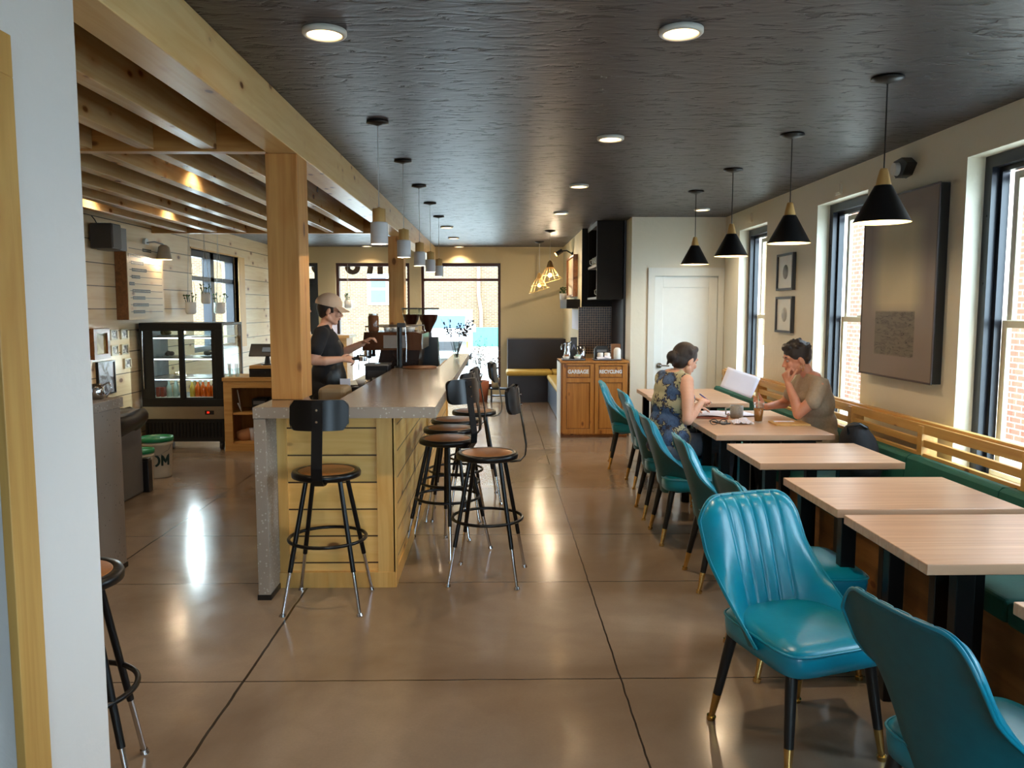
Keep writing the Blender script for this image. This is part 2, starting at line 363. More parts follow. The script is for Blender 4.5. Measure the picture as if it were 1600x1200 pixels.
t.set(color=t.mix(t.ramp(v.outputs['Distance'], [(.28, (0, 0, 0)), (.36, (1, 1, 1))]), lin((40, 52, 70)), lin((120, 138, 160))), rough=.35, metal=.3); M['perforated'] = t.m  # blue reflection on the bench front is put into the base colour
t = NT('green_fence'); c, _ = t.coord(rnd=False); w = t.n('TexWave', Vector=c, Scale=9.0, _bands_direction='X', Distortion=.5).outputs[1]
t.set(color=t.mix(w, lin((40, 120, 96)), lin((80, 160, 136))), rough=.7); M['green_fence'] = t.m
t = NT('floral'); c, _ = t.coord((1, 1, 1), False)
v = t.n('TexVoronoi', Vector=c, Scale=8.5, Randomness=1.0); ds = t.n('TexNoise', Vector=c, Scale=26.0, Detail=4.0, Distortion=2.0).outputs[0]
d = t.math('ADD', v.outputs['Distance'], t.math('MULTIPLY', t.math('SUBTRACT', ds, .5), .95))
col = t.mix(t.ramp(d, [(.52, (1, 1, 1)), (.57, (0, 0, 0))]), lin((178, 172, 140)), lin((38, 30, 44)))
col = t.mix(t.ramp(d, [(.36, (1, 1, 1)), (.47, (0, 0, 0))]), col, t.mix(ds, lin((24, 40, 84)), lin((96, 130, 176))))
t.set(color=col, rough=.75); M['floral'] = t.m
t = NT('abstract_canvas'); c, raw = t.coord(rnd=False); s = t.n('SeparateXYZ', Vector=raw)
n1 = t.n('TexNoise', Vector=c, Scale=1.8, Detail=6.0).outputs[0]; n2 = t.n('TexNoise', Vector=t.n('Mapping', Vector=c, Scale=(1, 4, 18)).outputs[0], Scale=2.0, Detail=5.0, Distortion=1.5).outputs[0]
col = t.mix(n1, lin((122, 110, 106)), lin((142, 130, 124)))
inb = lambda ax, a, b, sf: t.math('MULTIPLY', t.n('MapRange', Value=s.outputs[ax], i1=a-sf, i2=a+sf).outputs[0], t.math('SUBTRACT', 1.0, t.n('MapRange', Value=s.outputs[ax], i1=b-sf, i2=b+sf).outputs[0]))
col = t.mix(t.math('MULTIPLY', inb(1, -.30, .28, .10), inb(2, -.17, .46, .06)), col, t.mix(n1, lin((170, 160, 134)), lin((206, 194, 160))))
blk = t.math('MULTIPLY', inb(1, -.27, .28, .006), inb(2, -.475, -.17, .006))
col = t.mix(blk, col, t.mix(n2, lin((70, 66, 62)), lin((128, 118, 106))))
ln = t.math('MULTIPLY', blk, t.math('LESS_THAN', t.math('ABSOLUTE', t.math('SUBTRACT', n2, .42)), .012))
col = t.mix(ln, col, lin((22, 20, 20)))
t.set(color=col, rough=.6); t.bump(n2, .1, .01); M['canvas'] = t.m
def picture(name, a, b, sc=6.0):
    t = NT(name); c, _ = t.coord(); n = t.n('TexNoise', Vector=c, Scale=sc, Detail=3.0, Distortion=1.0).outputs[0]
    t.set(color=t.mix(t.ramp(n, [(.42, (0, 0, 0)), (.56, (1, 1, 1))]), lin(a), lin(b)), rough=.5); return t.m
M['print_grey'] = picture('print_grey', (220, 220, 216), (170, 172, 172), 5); M['print_small'] = picture('print_small', (210, 204, 190), (90, 84, 76), 22)
M['print_mirror'] = picture('print_mirror', (196, 190, 140), (150, 132, 84), 6); M['poster'] = picture('poster', (60, 40, 40), (190, 196, 210), 7)
# ---------------------------------------------------------------- room shell
struct('floor', MB().box(XL-.2, XW+.2, -3.2, YB+.2, -.12, 0), M['floor'])
struct('ceiling', MB().box(XL-.2, XW+.2, -3.2, YB+.2, CZ, CZ+.15), M['ceiling'])
def wall_with_holes(mb, axis, at0, at1, u0, u1, holes, z1=CZ):
    """wall slab between at0..at1 (axis), spanning u0..u1 with holes (ua, ub, za, zb)"""
    def bx(a, b, c, d):
        if b-a < 1e-4 or d-c < 1e-4: return
        if axis == 'x': mb.box(at0, at1, a, b, c, d)
        else: mb.box(a, b, at0, at1, c, d)
    hs = sorted(holes); u = u0
    for a, b, c, d in hs:
        bx(u, a, 0, z1); bx(a, b, 0, c); bx(a, b, d, z1); u = b
    bx(u, u1, 0, z1); return mb
ZW0, ZW1 = .60, 2.50
m = wall_with_holes(MB(), 'x', XW, XW+.30, -3.2, 10.2, [(a, b, ZW0, ZW1) for a, b in WINS])
struct('wall_right', m, M['wall'])
def sash_window(n, a, b):
    """deep reveal, black storm frame, cream double-hung sash, glass"""
    f = struct('window_%d' % n, MB().box(XW+.11, XW+.155, a, a+.07, ZW0, ZW1).box(XW+.11, XW+.155, b-.07, b, ZW0, ZW1).box(XW+.11, XW+.155, a+.07, b-.07, ZW1-.07, ZW1)
        .box(XW+.155, XW+.20, a+.03, a+.10, ZW0, ZW1-.03).box(XW+.155, XW+.20, b-.10, b-.03, ZW0, ZW1-.03).box(XW+.155, XW+.20, a+.1, b-.1, ZW1-.10, ZW1-.03)
        .cyl((XW+.105, b-.035, 2.15), (XW+.112, b-.035, 2.15), .008).cyl((XW+.105, b-.035, 1.75), (XW+.112, b-.035, 1.75), .008), M['win_black'])
    s = MB()
    for z0, z1, x in ((1.49, ZW1-.10, .225), (ZW0+.02, 1.53, .20)):
        s.box(XW+x, XW+x+.03, a+.10, a+.15, z0, z1).box(XW+x, XW+x+.03, b-.15, b-.10, z0, z1)
        s.box(XW+x, XW+x+.03, a+.15, b-.15, z1-.045, z1).box(XW+x, XW+x+.03, a+.15, b-.15, z0, z0+.045)
    s.box(XW+.17, XW+.28, a+.10, b-.1, ZW0, ZW0+.03)
    s.box(XW+.185, XW+.2, (a+b)/2-.04, (a+b)/2+.04, 1.53, 1.545)
    s.build('window_sash', M['sash'], f, bevel=.003)
    MB().box(XW+.238, XW+.242, a+.14, b-.14, 1.52, ZW1-.13).box(XW+.213, XW+.217, a+.14, b-.14, ZW0+.05, 1.5).build('window_pane', M['glass'], f)
    MB().box(XW-.01, XW+.11, a, b, ZW0-.02, ZW0+.006).build('window_sill', M['trim_white'], f)
for i, (a, b) in enumerate(WINS): sash_window(i+1, a, b)
# back wall with two shop windows and a glazed door
m = wall_with_holes(MB(), 'y', YB, YB+.25, XL-.2, XW+.3, [(-4.0, -3.29, 0, 2.43), (-2.97, -1.62, .14, 2.43), (-1.41, .05, .14, 2.43)])
struct('wall_back', m, M['wall_back'])
for n, a, b in ((6, -2.97, -1.62), (7, -1.41, .05)):
    f = struct('window_%d' % n, MB().box(a, a+.05, YB+.08, YB+.2, .14, 2.43).box(b-.05, b, YB+.08, YB+.2, .14, 2.43).box(a+.05, b-.05, YB+.08, YB+.2, 2.37, 2.43).box(a+.05, b-.05, YB+.08, YB+.2, .14, .2).box(a+.05, b-.05, YB+.08, YB+.2, 2.10, 2.15), M['red_frame'])
    MB().box(a+.04, b-.04, YB+.135, YB+.143, .18, 2.12).box(a+.04, b-.04, YB+.135, YB+.143, 2.14, 2.4).build('window_pane', M['glass'], f)
    MB().box(a-.0, b+.0, YB+.0, YB+.08, .10, .14).build('window_sill', M['trim_white'], f)
d = struct('door_1', MB().box(-4.0, -3.92, YB+.08, YB+.2, 0, 2.43).box(-3.37, -3.29, YB+.08, YB+.2, 0, 2.43).box(-3.92, -3.37, YB+.08, YB+.2, 2.37, 2.43).box(-3.92, -3.37, YB+.08, YB+.2, 2.05, 2.15).box(-3.92, -3.82, YB+.1, YB+.16, 0, 2.05).box(-3.47, -3.37, YB+.1, YB+.16, 0, 2.05).box(-3.82, -3.47, YB+.1, YB+.16, 0, .25).box(-3.82, -3.47, YB+.1, YB+.16, 1.9, 2.05), M['black_paint'])
MB().box(-3.92, -3.37, YB+.128, YB+.134, 2.1, 2.4).box(-3.83, -3.46, YB+.128, YB+.134, .2, 1.95).build('door_pane', M['glass'], d)
MB().tube([(-3.52, YB+.1, .9), (-3.52, YB+.04, .9), (-3.52, YB+.04, 1.2), (-3.52, YB+.1, 1.2)], .012).build('door_handle', M['steel'], d)
# left wall with a window
m = wall_with_holes(MB(), 'x', XL-.25, XL, 1.9, YB, [(10.75, 12.65, 1.0, 2.39)])
struct('wall_left', m, M['pine_wall'])
f = struct('window_8', MB().box(XL-.18, XL-.06, 10.75, 10.82, 1.0, 2.39).box(XL-.18, XL-.06, 12.58, 12.65, 1.0, 2.39).box(XL-.18, XL-.06, 11.62, 11.76, 1.0, 2.39).box(XL-.18, XL-.06, 10.82, 12.58, 2.30, 2.39).box(XL-.18, XL-.06, 10.82, 12.58, 1.98, 2.04).box(XL-.18, XL-.06, 10.82, 12.58, 1.0, 1.07), M['win_black'])
MB().box(XL-.13, XL-.125, 10.8, 12.6, 1.03, 2.35).build('window_pane', M['glass'], f)
MB().box(XL-.05, XL+.012, 12.65, 12.95, 1.0, 2.40).box(XL-.25, XL+.012, 10.72, 12.68, 2.39, 2.41).build('window_trim', M['pine_trim'], f)
portal((XL-.2, 11.7, 1.7), (0, R(-90), 0), 1.3, 1.8)
# closet box on the right
struct('wall_closet', MB().box(1.65, 1.86, 9.95, 10.35, 0, CZ).box(1.86, XW, 9.95, 10.1, 2.10, CZ).box(2.80, XW, 9.95, 10.1, 0, 2.10), M['wall'])
t_ = struct('trim_1', MB().box(1.86, 1.94, 9.93, 10.0, 0, 2.0).box(2.73, 2.805, 9.93, 10.0, 0, 2.0).box(1.86, 2.805, 9.928, 10.0, 2.0, 2.10), M['trim_white'])
d = struct('door_2', MB().box(1.94, 2.73, 9.965, 10.01, 0, 2.0).box(1.945, 2.05, 9.957, 9.97, .01, 1.995).box(2.62, 2.725, 9.957, 9.97, .01, 1.995).box(2.05, 2.62, 9.957, 9.97, 1.86, 1.995).box(2.05, 2.62, 9.957, 9.97, .01, .2), M['white_paint'], bevel=.003)
k = MB().cyl((2.015, 9.957, .89), (2.015, 9.945, .89), .034, n=20).cyl((2.015, 9.945, .89), (2.015, 9.90, .89), .011).tube([(2.015, 9.905, .89), (2.05, 9.90, .892), (2.13, 9.902, .888)], .0105)
k.build('door_handle', M['chrome'], d)
# niche behind the closet and the block that carries the plant shelf
struct('wall_niche', MB().box(1.62, 1.65, 10.352, 11.45, 0, CZ), M['bench_black'])
struct('wall_block', MB().box(1.2, XW, 11.46, YB, 0, CZ), M['wall_back'])
tile = MB().box(1.15, 1.62, 11.43, 11.46, .95, 1.62); tag(tile.build('tile_backsplash', M['hex_tile']), 'dark hexagon penny tile backsplash behind the coffee condiments', 'backsplash')
# near left wall with a cased dark doorway, plus closing walls behind the camera
struct('wall_stub', MB().box(-1.30, -1.14, 1.84, 2.26, 0, CZ).box(-1.30, -1.14, .9, 1.84, 2.12, CZ).box(-1.30, -1.14, -3.0, .9, 0, CZ), M['wall_white'], bevel=.006)
struct('trim_2', MB().box(-1.14, -1.118, 1.82, 1.925, 0, 2.13).box(-1.14, -1.118, .82, 1.925, 2.13, 2.225).box(-1.14, -1.118, .82, .9, 0, 2.13), M['pine_casing'], bevel=.002)
struct('doorway_dark', MB().box(-1.28, -1.24, .9, 1.84, 0, 2.12), M['black_paint'])  # black slab stands in for the darkness inside the door opening
struct('wall_front', wall_with_holes(MB(), 'y', -3.4, -3.15, XL-.2, XW+.3, [(.4, 2.1, .7, 2.4)]), M['wall'])
f = struct('window_9', MB().box(.4, .47, -3.35, -3.25, .7, 2.4).box(2.03, 2.1, -3.35, -3.25, .7, 2.4).box(1.22, 1.28, -3.35, -3.25, .7, 2.4).box(.47, 2.03, -3.35, -3.25, 2.33, 2.4).box(.47, 2.03, -3.35, -3.25, .7, .77), M['win_black'])  # unseen window, added behind the camera as frontal fill light
MB().box(.45, 2.05, -3.31, -3.30, .75, 2.35).build('window_pane', M['glass'], f)
struct('wall_partition', MB().box(XL, -1.301, 1.9, 2.05, 0, CZ), M['wall_white'])
struct('baseboard_right', MB().box(XW-.012, XW, -3.1, 9.9, 0, .1), M['trim_white'])
# ---------------------------------------------------------------- timber pergola
BZ = 2.477
def beamthing(name, mb, mat, label, cat, group=None, **kw): return tag(mb.build(name, mat, **kw), label, cat, group)
beamthing('ceiling_beam', MB().box(-1.305, -1.14, 2.262, YB-.002, BZ, CZ-.001), M['pine_beam'], 'long pine ceiling beam running from the near white wall to the back wall', 'beam', bevel=.004)
beamthing('timber_post', MB().box(-1.32, -1.14, 4.66, 4.90, 1.071, BZ-.001), M['pine_post'], 'thick pine post standing on the near end of the bar counter', 'post', 'pine posts', bevel=.004)
beamthing('timber_post', MB().box(-1.34, -1.15, 9.90, 10.10, 0, BZ-.001), M['pine_post'], 'farther pine post beyond the espresso machine', 'post', 'pine posts', bevel=.004)
beamthing('cross_beam', MB().box(XL+.001, -1.307, 4.62, 4.70, BZ, CZ-.001), M['pine_cross'], 'near pine cross beam from the bar post to the left wall', 'beam', 'pine cross beams', bevel=.003)
beamthing('cross_beam', MB().box(XL+.001, -1.307, 9.55, 9.63, BZ, CZ-.001), M['pine_cross'], 'far pine cross beam where the slatted ceiling ends', 'beam', 'pine cross beams', bevel=.003)
jx = [-1.62, -1.97, -2.31, -2.65, -2.99, -3.33, -3.68]
ordn = ['first', 'second', 'third', 'fourth', 'fifth', 'sixth', 'seventh']
for sec, (y0, y1, wd) in enumerate(((2.06, 4.618, 'near'), (4.702, 9.548, 'far'))):
    for i, x in enumerate(jx):
        beamthing('ceiling_joist', MB().box(x-.04, x+.045, y0, y1, BZ+.01, CZ-.001), M['pine_joist'], 'pine ceiling joist of the %s bay, %s to the left of the long beam' % (wd, ordn[i]), 'joist', 'pine joists of the %s bay' % wd, bevel=.003)
# ---------------------------------------------------------------- outside
struct('trim_ground', MB().box(-45, 45, -40, 90, -.75, -.6), flat('pale_asphalt', (176, 174, 168), .8))
b_ = thing('brick_building', 'pale sunlit brick building across the street', 'building', (0, 48, -.6))
MB().box(-26, 18, 0, 6, 0, 12).build('wall', M['brick_far'], b_)
w = MB().box(-7.75, -6.45, -.06, .05, 2.4, 4.25).build('window', M['white_paint'], b_)
MB().box(-7.55, -6.65, -.08, -.05, 2.55, 3.3).box(-7.55, -6.65, -.08, -.05, 3.42, 4.0).build('pane', flat('window_blue', (90, 130, 150), .1), w)
MB().tube([(-1.0, -.12, 0), (-1.0, -.12, 2), (-1.15, -.12, 3.0), (-1.15, -.12, 11.5)], .11).build('downpipe', flat('pipe_pink', (168, 118, 104), .5), b_)
fn = thing('chain_link_fence', 'green screened fence beside the parked van', 'fence', (0, 46.3, -.6))
MB().box(-5, 6, 0, .03, .02, 1.12).build('fence_screen', M['green_fence'], fn)
for x in (-4.9, -2.4, .1, 2.6, 5.1): MB().cyl((x, -.04, 0), (x, -.04, 1.2), .03).build('fence_post', M['mid_grey'], fn)
nb = thing('brick_building', 'neighbouring brick building seen through the right windows', 'building', (8.6, 9, -.6))
MB().box(0, 3, 0, 16.5, 0, 7).build('wall', M['brick_side'], nb)
ww = MB().box(-.04, .02, 2.0, 3.2, 1.2, 3.0).build('window', M['white_paint'], nb)
MB().box(-.05, -.03, 2.1, 3.1, 1.3, 2.9).build('pane', flat('window_dark', (70, 84, 96), .1), ww)
HZ = 1
hd = thing('hedge', 'bright green hedge seen through the left wall window', 'hedge', (-7.6, 14.2, -.6))
mm = MB(); rr = random.Random(3)
for i in range(60): mm.ball((rr.uniform(-.6, .6), rr.uniform(-3.5, 3.5), rr.uniform(.3, 2.5)), rr.uniform(.25, .5), 7, 5)
mm.build('foliage', flat('hedge_green', (120, 160, 80), .7, var=.3, nscale=8), hd)
nl = thing('brick_building', 'brick building seen through the left wall window', 'building', (-12.5, 16.5, -.6))
MB().box(0, 3.8, 0, 6, 0, 6).build('wall', M['brick_far'], nl)
# van
vn = thing('van', 'white delivery van parked facing the shop window', 'van', (-2.1, 30.0, -.6)); vn.scale = (1.22,)*3
m = MB(); prof = [(0, .3), (-.03, .85), (.1, .98), (.75, 1.08), (1.28, 1.62), (1.6, 1.72), (4.6, 1.76), (4.7, .3)]
m.prism(prof, 'x', -.80, .80); m.build('body', flat('van_white', (206, 208, 210), .25, var=.02), vn, bevel=.08, bseg=3)
m = MB(); m.prism([(.86, 1.17), (1.2, 1.54), (1.17, 1.57), (.83, 1.2)], 'x', -.68, .68); m.build('windshield', flat('windshield_blue', (40, 74, 96), .08), vn)
m = MB().box(-.55, .55, -.05, .0, .52, .8)
for i in range(5): m.box(-.55, .55, -.07, -.04, .54+i*.055, .555+i*.055)
m.build('grille', M['dark_grey'], vn)
for s in (-1, 1):
    MB().box(s*.58-.0, s*.58+s*.18, -.06, .02, .6, .8).build('headlight', M['chrome'], vn)
    MB().box(s*.76, s*.81, -.05, .04, .6, .8).build('turn_signal', flat('amber', (230, 130, 40), .3), vn)
    MB().box(s*.84, s*1.02, .78, .9, 1.05, 1.3).build('mirror', M['mid_grey'], vn, bevel=.02)
    for y in (.75, 3.9): MB().cyl((s*.78, y, .32), (s*.6, y, .32), .32, n=20).build('wheel', M['black_matte'], vn)
MB().box(-.82, .82, -.16, .05, .3, .48).build('bumper', M['steel'], vn, bevel=.03)
# shop sign letters outside above the windows (seen from behind)
sg = thing('sign_letters', 'brown shop sign letters hanging outside above the back window', 'sign', (0, YB+.252, 0))
def ringlet(cx, cz, r, w):
    m = MB(); n = 28; vs = []; fs = []
    for i in range(n):
        t = 2*pi*i/n
        for rad in (r, r-w):
            for y in (0, .04): vs.append((cx+rad*cos(t), y, cz+rad*sin(t)*.95))
    for i in range(n):
        a, b = i*4, ((i+1) % n)*4
        fs += [(a, b, b+1, a+1), (a+2, a+3, b+3, b+2), (a, a+2, b+2, b), (a+1, b+1, b+3, a+3)]
    return m.add(vs, fs)
bm_ = flat('sign_brown', (96, 66, 40), .6)
ringlet(-2.70, 2.36, .14, .095).build('letter_o', bm_, sg)
MB().prism([(-2.44, 2.24), (-2.34, 2.24), (-2.29, 2.5), (-2.39, 2.5)], 'y', 0, .04).build('letter_stroke', bm_, sg)
MB().box(-2.24, -2.14, 0, .04, 2.23, 2.5).box(-2.42, -2.14, 0, .04, 2.42, 2.5).build('letter_stroke', bm_, sg)
ringlet(-3.32, 2.36, .14, .095).build('letter_o', bm_, sg)
# ---------------------------------------------------------------- lamps
def lamp(loc, power, color=(1, .78, .52), r=.0, spot=None, name='lamp_light', parent=None):
    l = bpy.data.lights.new(name, 'SPOT' if spot else 'POINT'); l.energy = power; l.color = color; l.shadow_soft_size = r
    if spot: l.spot_size = R(spot); l.spot_blend = 1.0
    o = bpy.data.objects.new(name, l); COL.objects.link(o); o.location = loc
    if parent: o.parent = parent
    return o
def disc_light(x, y, label, group, z=CZ, r=.089, p=46):
    t = thing('ceiling_light', label, 'ceiling light', (x, y, z), 0, group)
    MB().lathe([(r*.74, -.001), (r, -.001), (r, -.016), (r*.93, -.022), (r*.80, -.022), (r*.78, -.014)], n=36).build('trim_ring', M['white_plastic'], t)
    MB().lathe([(r*.79, -.0145), (r*.4, -.0175), (0.001, -.0185)], n=36).build('diffuser', M['disc_glow'], t)
    lamp((0, 0, -.035), p, spot=125, parent=t)
for i, (y, w) in enumerate(((3.37, 'nearest'), (11.15, 'second'), (12.85, 'third'), (14.6, 'farthest'))):
    disc_light(-.70, y, 'round flush ceiling light over the aisle side of the bar, %s of its row' % w, 'ceiling lights over the aisle')
for i, (y, w) in enumerate(((1.3, 'behind the viewer'), (3.33, 'nearest in view'), (5.36, 'second in view'), (7.41, 'third in view'), (9.5, 'fourth in view'))):
    if i: disc_light(.74, y, 'round flush ceiling light above the middle aisle, %s' % w, 'ceiling lights above the middle aisle')
disc_light(2.30, 9.12, 'round flush ceiling light in front of the white closet door', 'ceiling lights above the middle aisle')
disc_light(-2.34, 14.5, 'round flush ceiling light near the back wall at the left', 'ceiling lights over the aisle')
for x, y, w in ((-2.14, 6.1, 'near right'), (-3.50, 7.3, 'leftmost'), (-3.16, 8.15, 'farther left'), (-2.14, 3.3, 'near bay'), (-2.8, 11.2, 'beyond the slatted ceiling, left one'), (-2.2, 11.2, 'beyond the slatted ceiling, right one')):
    disc_light(x, y, 'small round light between the pine joists, %s' % w, 'ceiling lights between the joists', r=.07, p=28)
# black cone pendants over the tables
def cone_pendant():
    t = thing('pendant_lamp', 'x', 'pendant lamp')
    MB().lathe([(.001, CZ-.0), (.075, CZ-.0), (.078, CZ-.012), (.03, CZ-.026), (.006, CZ-.032)], n=32).build('ceiling_canopy', M['black_paint'], t)
    MB().cyl((0, 0, 2.28), (0, 0, CZ-.028), .0035, n=8).build('cord', M['black_paint'], t)
    # wooden neck cut on a slant
    m = MB(); n = 28; vs = []; fs = []
    prof = [(.040, 2.195), (.030, 2.235), (.020, 2.275), (.016, 2.285)]
    for r, z in prof:
        for k in range(n):
            a = 2*pi*k/n; vs.append((r*cos(a), r*sin(a), z-(.018*(cos(a-2.4)+1)/2 if z < 2.2 else 0)))
    for i in range(3):
        for k in range(n): fs.append((i*n+k, i*n+(k+1) % n, (i+1)*n+(k+1) % n, (i+1)*n+k))
    fs.append(tuple(range(3*n, 4*n))); m.add(vs, fs, True); m.build('wooden_neck', M['shade_wood'], t)
    sh = MB(); sh.lathe([(.136, 2.023), (.040, 2.203)], n=40)
    sh.build('lamp_shade', M['black_paint'], t)
    MB().lathe([(.137, 2.0225), (.1335, 2.0225), (.131, 2.026), (.038, 2.198), (.001, 2.199)], n=40).build('shade_lining', flat('shade_gold', (232, 210, 160), .5) if 'sg' not in M else M['sg'], t)
    MB().ball((0, 0, 2.112), (.02, .02, .03)).build('bulb', M['bulb_glow'], t)
    lamp((0, 0, 2.05), 5.5, r=.028, parent=t); return t
cp = None
for y, w in ((3.985, 'nearest'), (5.255, 'second nearest'), (6.56, 'third'), (7.77, 'farthest, by the closet')):
    if cp is None: cp = cone_pendant(); cp.location = (1.90, y, 0)
    else: c_ = dup(cp, (1.90, y, 0))
    (cp if y < 4 else c_)['label'] = 'black cone pendant lamp with wooden neck over the tables, %s' % w
    (cp if y < 4 else c_)['group'] = 'black cone pendants over the tables'
cn = dup(cp, (1.90, 2.45, 0), 0, 'black cone pendant lamp cut off at the right edge of the picture', 'black cone pendants over the tables'); cn.location = (1.90, 2.58, 0)
# white cylinder pendants over the bar
def cyl_pendant():
    t = thing('pendant_lamp', 'x', 'pendant lamp')
    MB().lathe([(.001, CZ), (.065, CZ), (.068, CZ-.014), (.03, CZ-.022), (.005, CZ-.03)], n=32).build('ceiling_canopy', M['black_paint'], t)
    MB().cyl((0, 0, 2.20), (0, 0, CZ-.028), .0025, n=8).build('cord', M['cord_white'], t)
    MB().lathe([(.040, 2.1205), (.040, 2.20), (.012, 2.206), (.005, 2.212)], n=28).build('wooden_neck', M['shade_wood'], t)
    MB().lathe([(.0525, 1.99), (.0525, 2.112), (.049, 2.12), (.02, 2.12)], n=32).lathe([(.0525, 1.99), (.049, 1.99), (.049, 2.11), (.001, 2.112)], n=32).build('lamp_shade', M['white_shade'], t)
    MB().ball((0, 0, 2.04), (.025, .025, .03)).build('bulb', M['bulb_glow'], t)
    lamp((0, 0, 2.0), 4, parent=t); return t
cp = None
for y, w in ((4.94, 'nearest of the row'), (6.22, 'second of the row'), (7.46, 'middle of the row'), (8.66, 'fourth of the row'), (9.90, 'farthest of the row')):
    if cp is None: cp = c_ = cyl_pendant(); cp.location = (-.72, y, 0)
    else: c_ = dup(cp, (-.72, y, 0))
    c_['label'] = 'white cylinder pendant lamp with wooden neck above the bar, %s' % w; c_['group'] = 'white cylinder pendants above the bar'
# wire cage pendants at the back
def cage_pendant(zs):
    t = thing('pendant_lamp', 'x', 'pendant lamp')
    MB().lathe([(.001, CZ), (.075, CZ), (.078, CZ-.012), (.006, CZ-.035)], n=28).build('ceiling_canopy', M['black_paint'], t)
    MB().cyl((0, 0, zs+.29), (0, 0, CZ-.03), .004, n=6).build('cord', M['cord_white'], t)
    MB().lathe([(.055, zs+.20), (.03, zs+.28), (.012, zs+.30)], n=20).build('wooden_neck', M['shade_wood'], t)
    m = MB(); tilt = lambda a: zs+.055+.05*cos(a)
    ring = [(.17*cos(2*pi*k/24), .17*sin(2*pi*k/24), tilt(2*pi*k/24)-.055) for k in range(24)]
    m.tube(ring, .005, 6, True)
    ring2 = [(.12*cos(2*pi*k/24), .12*sin(2*pi*k/24), zs+.09) for k in range(24)]; m.tube(ring2, .005, 6, True)
    for k in range(0, 24, 2):
        a = 2*pi*k/24; m.tube([ring[k], ring2[k], (.05*cos(a), .05*sin(a), zs+.21)], .0026, 5)
    m.build('wire_cage', flat('cage_gold', (226, 198, 130), .4) if k < 0 else M['cage'], t)
    MB().ball((0, 0, zs+.09), .03).build('bulb', M['bulb_glow'], t); lamp((0, 0, zs+.02), 8, parent=t); return t
M['cage'] = flat('cage_gold', (226, 198, 130), .4)
a = cage_pendant(1.99); a.location = (.755, 11.67, 0); tag(a, 'wire cage pendant with glowing bulb at the back, nearer and higher one', None, 'wire cage pendants at the back')
b = cage_pendant(1.90); b.location = (.70, 13.6, 0); tag(b, 'wire cage pendant with glowing bulb at the back, farther and lower one', None, 'wire cage pendants at the back')
# wall spotlight over the menu board
t = thing('wall_spotlight', 'small beige wall spotlight shining down on the menu board', 'wall lamp', (XL, 9.35, 2.33))
MB().cyl((0, 0, 0.02), (.03, 0, 0.02), .05).build('wall_plate', M['white_plastic'], t)
MB().tube([(.03, 0, .02), (.12, 0, .03), (.22, 0, .0)], .009).build('arm', M['white_plastic'], t)
MB().lathe([(.085, -.17), (.06, -.03), (.03, -.005), (.001, 0)], (.22, 0, .0), 24).build('lamp_shade', flat('shade_beige', (176, 160, 136), .5), t)
MB().ball((.22, 0, -.13), .03).build('bulb', M['bulb_glow'], t); lamp((.22, 0, -.175), 4, parent=t)
# picture light on the block wall
t = thing('picture_light', 'small black picture light glowing above the wooden wall art', 'wall lamp', (1.2, 12.9, 2.46))
MB().tube([(0, 0, 0), (-.1, 0, .06), (-.2, 0, .05)], .012).cyl((0, 0, 0), (-.02, 0, 0), .04).build('arm', M['black_paint'], t)
MB().cyl((-.17, -.0, .06), (-.27, 0, -.0), .035).build('lamp_head', M['black_paint'], t)
MB().cyl((-.271, 0, -.0), (-.275, 0, -.003), .03).build('bulb', M['bulb_glow'], t); lamp((-.3, 0, -.03), 6, parent=t)
# ---------------------------------------------------------------- bar
t = thing('bar_counter', 'long pine clad bar with concrete top and waterfall end', 'bar counter', (0, 0, 0))
MB().prism([(-1.32, 4.30), (-.34, 4.30), (-.34, 9.38), (-.53, 9.38), (-.53, 7.35), (-.93, 7.35), (-.93, 4.66), (-1.32, 4.66)], 'z', 1.01, 1.07).build('countertop', M['terrazzo_top'], t, bevel=.004)
m = MB().box(-1.321, -.339, 4.296, 4.301, 1.01, 1.069); m.box(-.341, -.337, 4.3, 9.38, 1.01, 1.069).build('counter_edge', M['terrazzo'], t)
MB().box(-1.32, -1.255, 4.30, 4.66, .025, 1.009).build('waterfall_end', M['terrazzo'], t, bevel=.003)
MB().box(-1.325, -1.25, 4.298, 4.662, 0, .03).build('base_strip', M['black_paint'], t)
MB().box(-1.254, -.61, 4.52, 4.54, .09, 1.009).build('front_panel', M['pine_bar_front'], t)
MB().box(-.612, -.595, 4.50, 9.2, .09, 1.009).build('side_panel', M['pine_bar_side'], t)
MB().box(-1.254, -1.20, 4.505, 4.52, .09, 1.009).box(-.69, -.592, 4.495, 4.52, .09, 1.009).box(-1.254, -.592, 4.49, 4.52, 0, .09).box(-.612, -.588, 4.6, 9.2, 0, .09).box(-.60, -.585, 4.495, 4.58, .0, 1.009).box(-.60, -.58, 6.6, 6.72, .09, 1.009).box(-.60, -.58, 9.12, 9.22, .0, 1.009).build('panel_trim', M['pine_trim'], t)
MB().box(-.93, -.612, 4.54, 7.3, .0, .5).box(-.615, -.60, 9.15, 9.2, .0, 1.0).build('carcass', M['pine_dark'], t)
# work counter behind the bar
t = thing('work_counter', 'lower work counter behind the bar under the espresso machine', 'counter', (0, 0, 0))
MB().box(-1.42, -.94, 7.36, 9.35, .86, .90).box(-.94, -.535, 7.36, 9.35, .86, .90).box(-1.18, -.932, 4.92, 7.36, .86, .90).build('countertop', M['steel'], t, bevel=.003)
MB().box(-1.38, -.62, 7.40, 9.12, 0, .859).build('cabinet', M['pine_dark'], t)
MB().box(-1.14, -.935, 4.95, 7.39, 0, .859).build('under_shelf', M['pine_dark'], t)
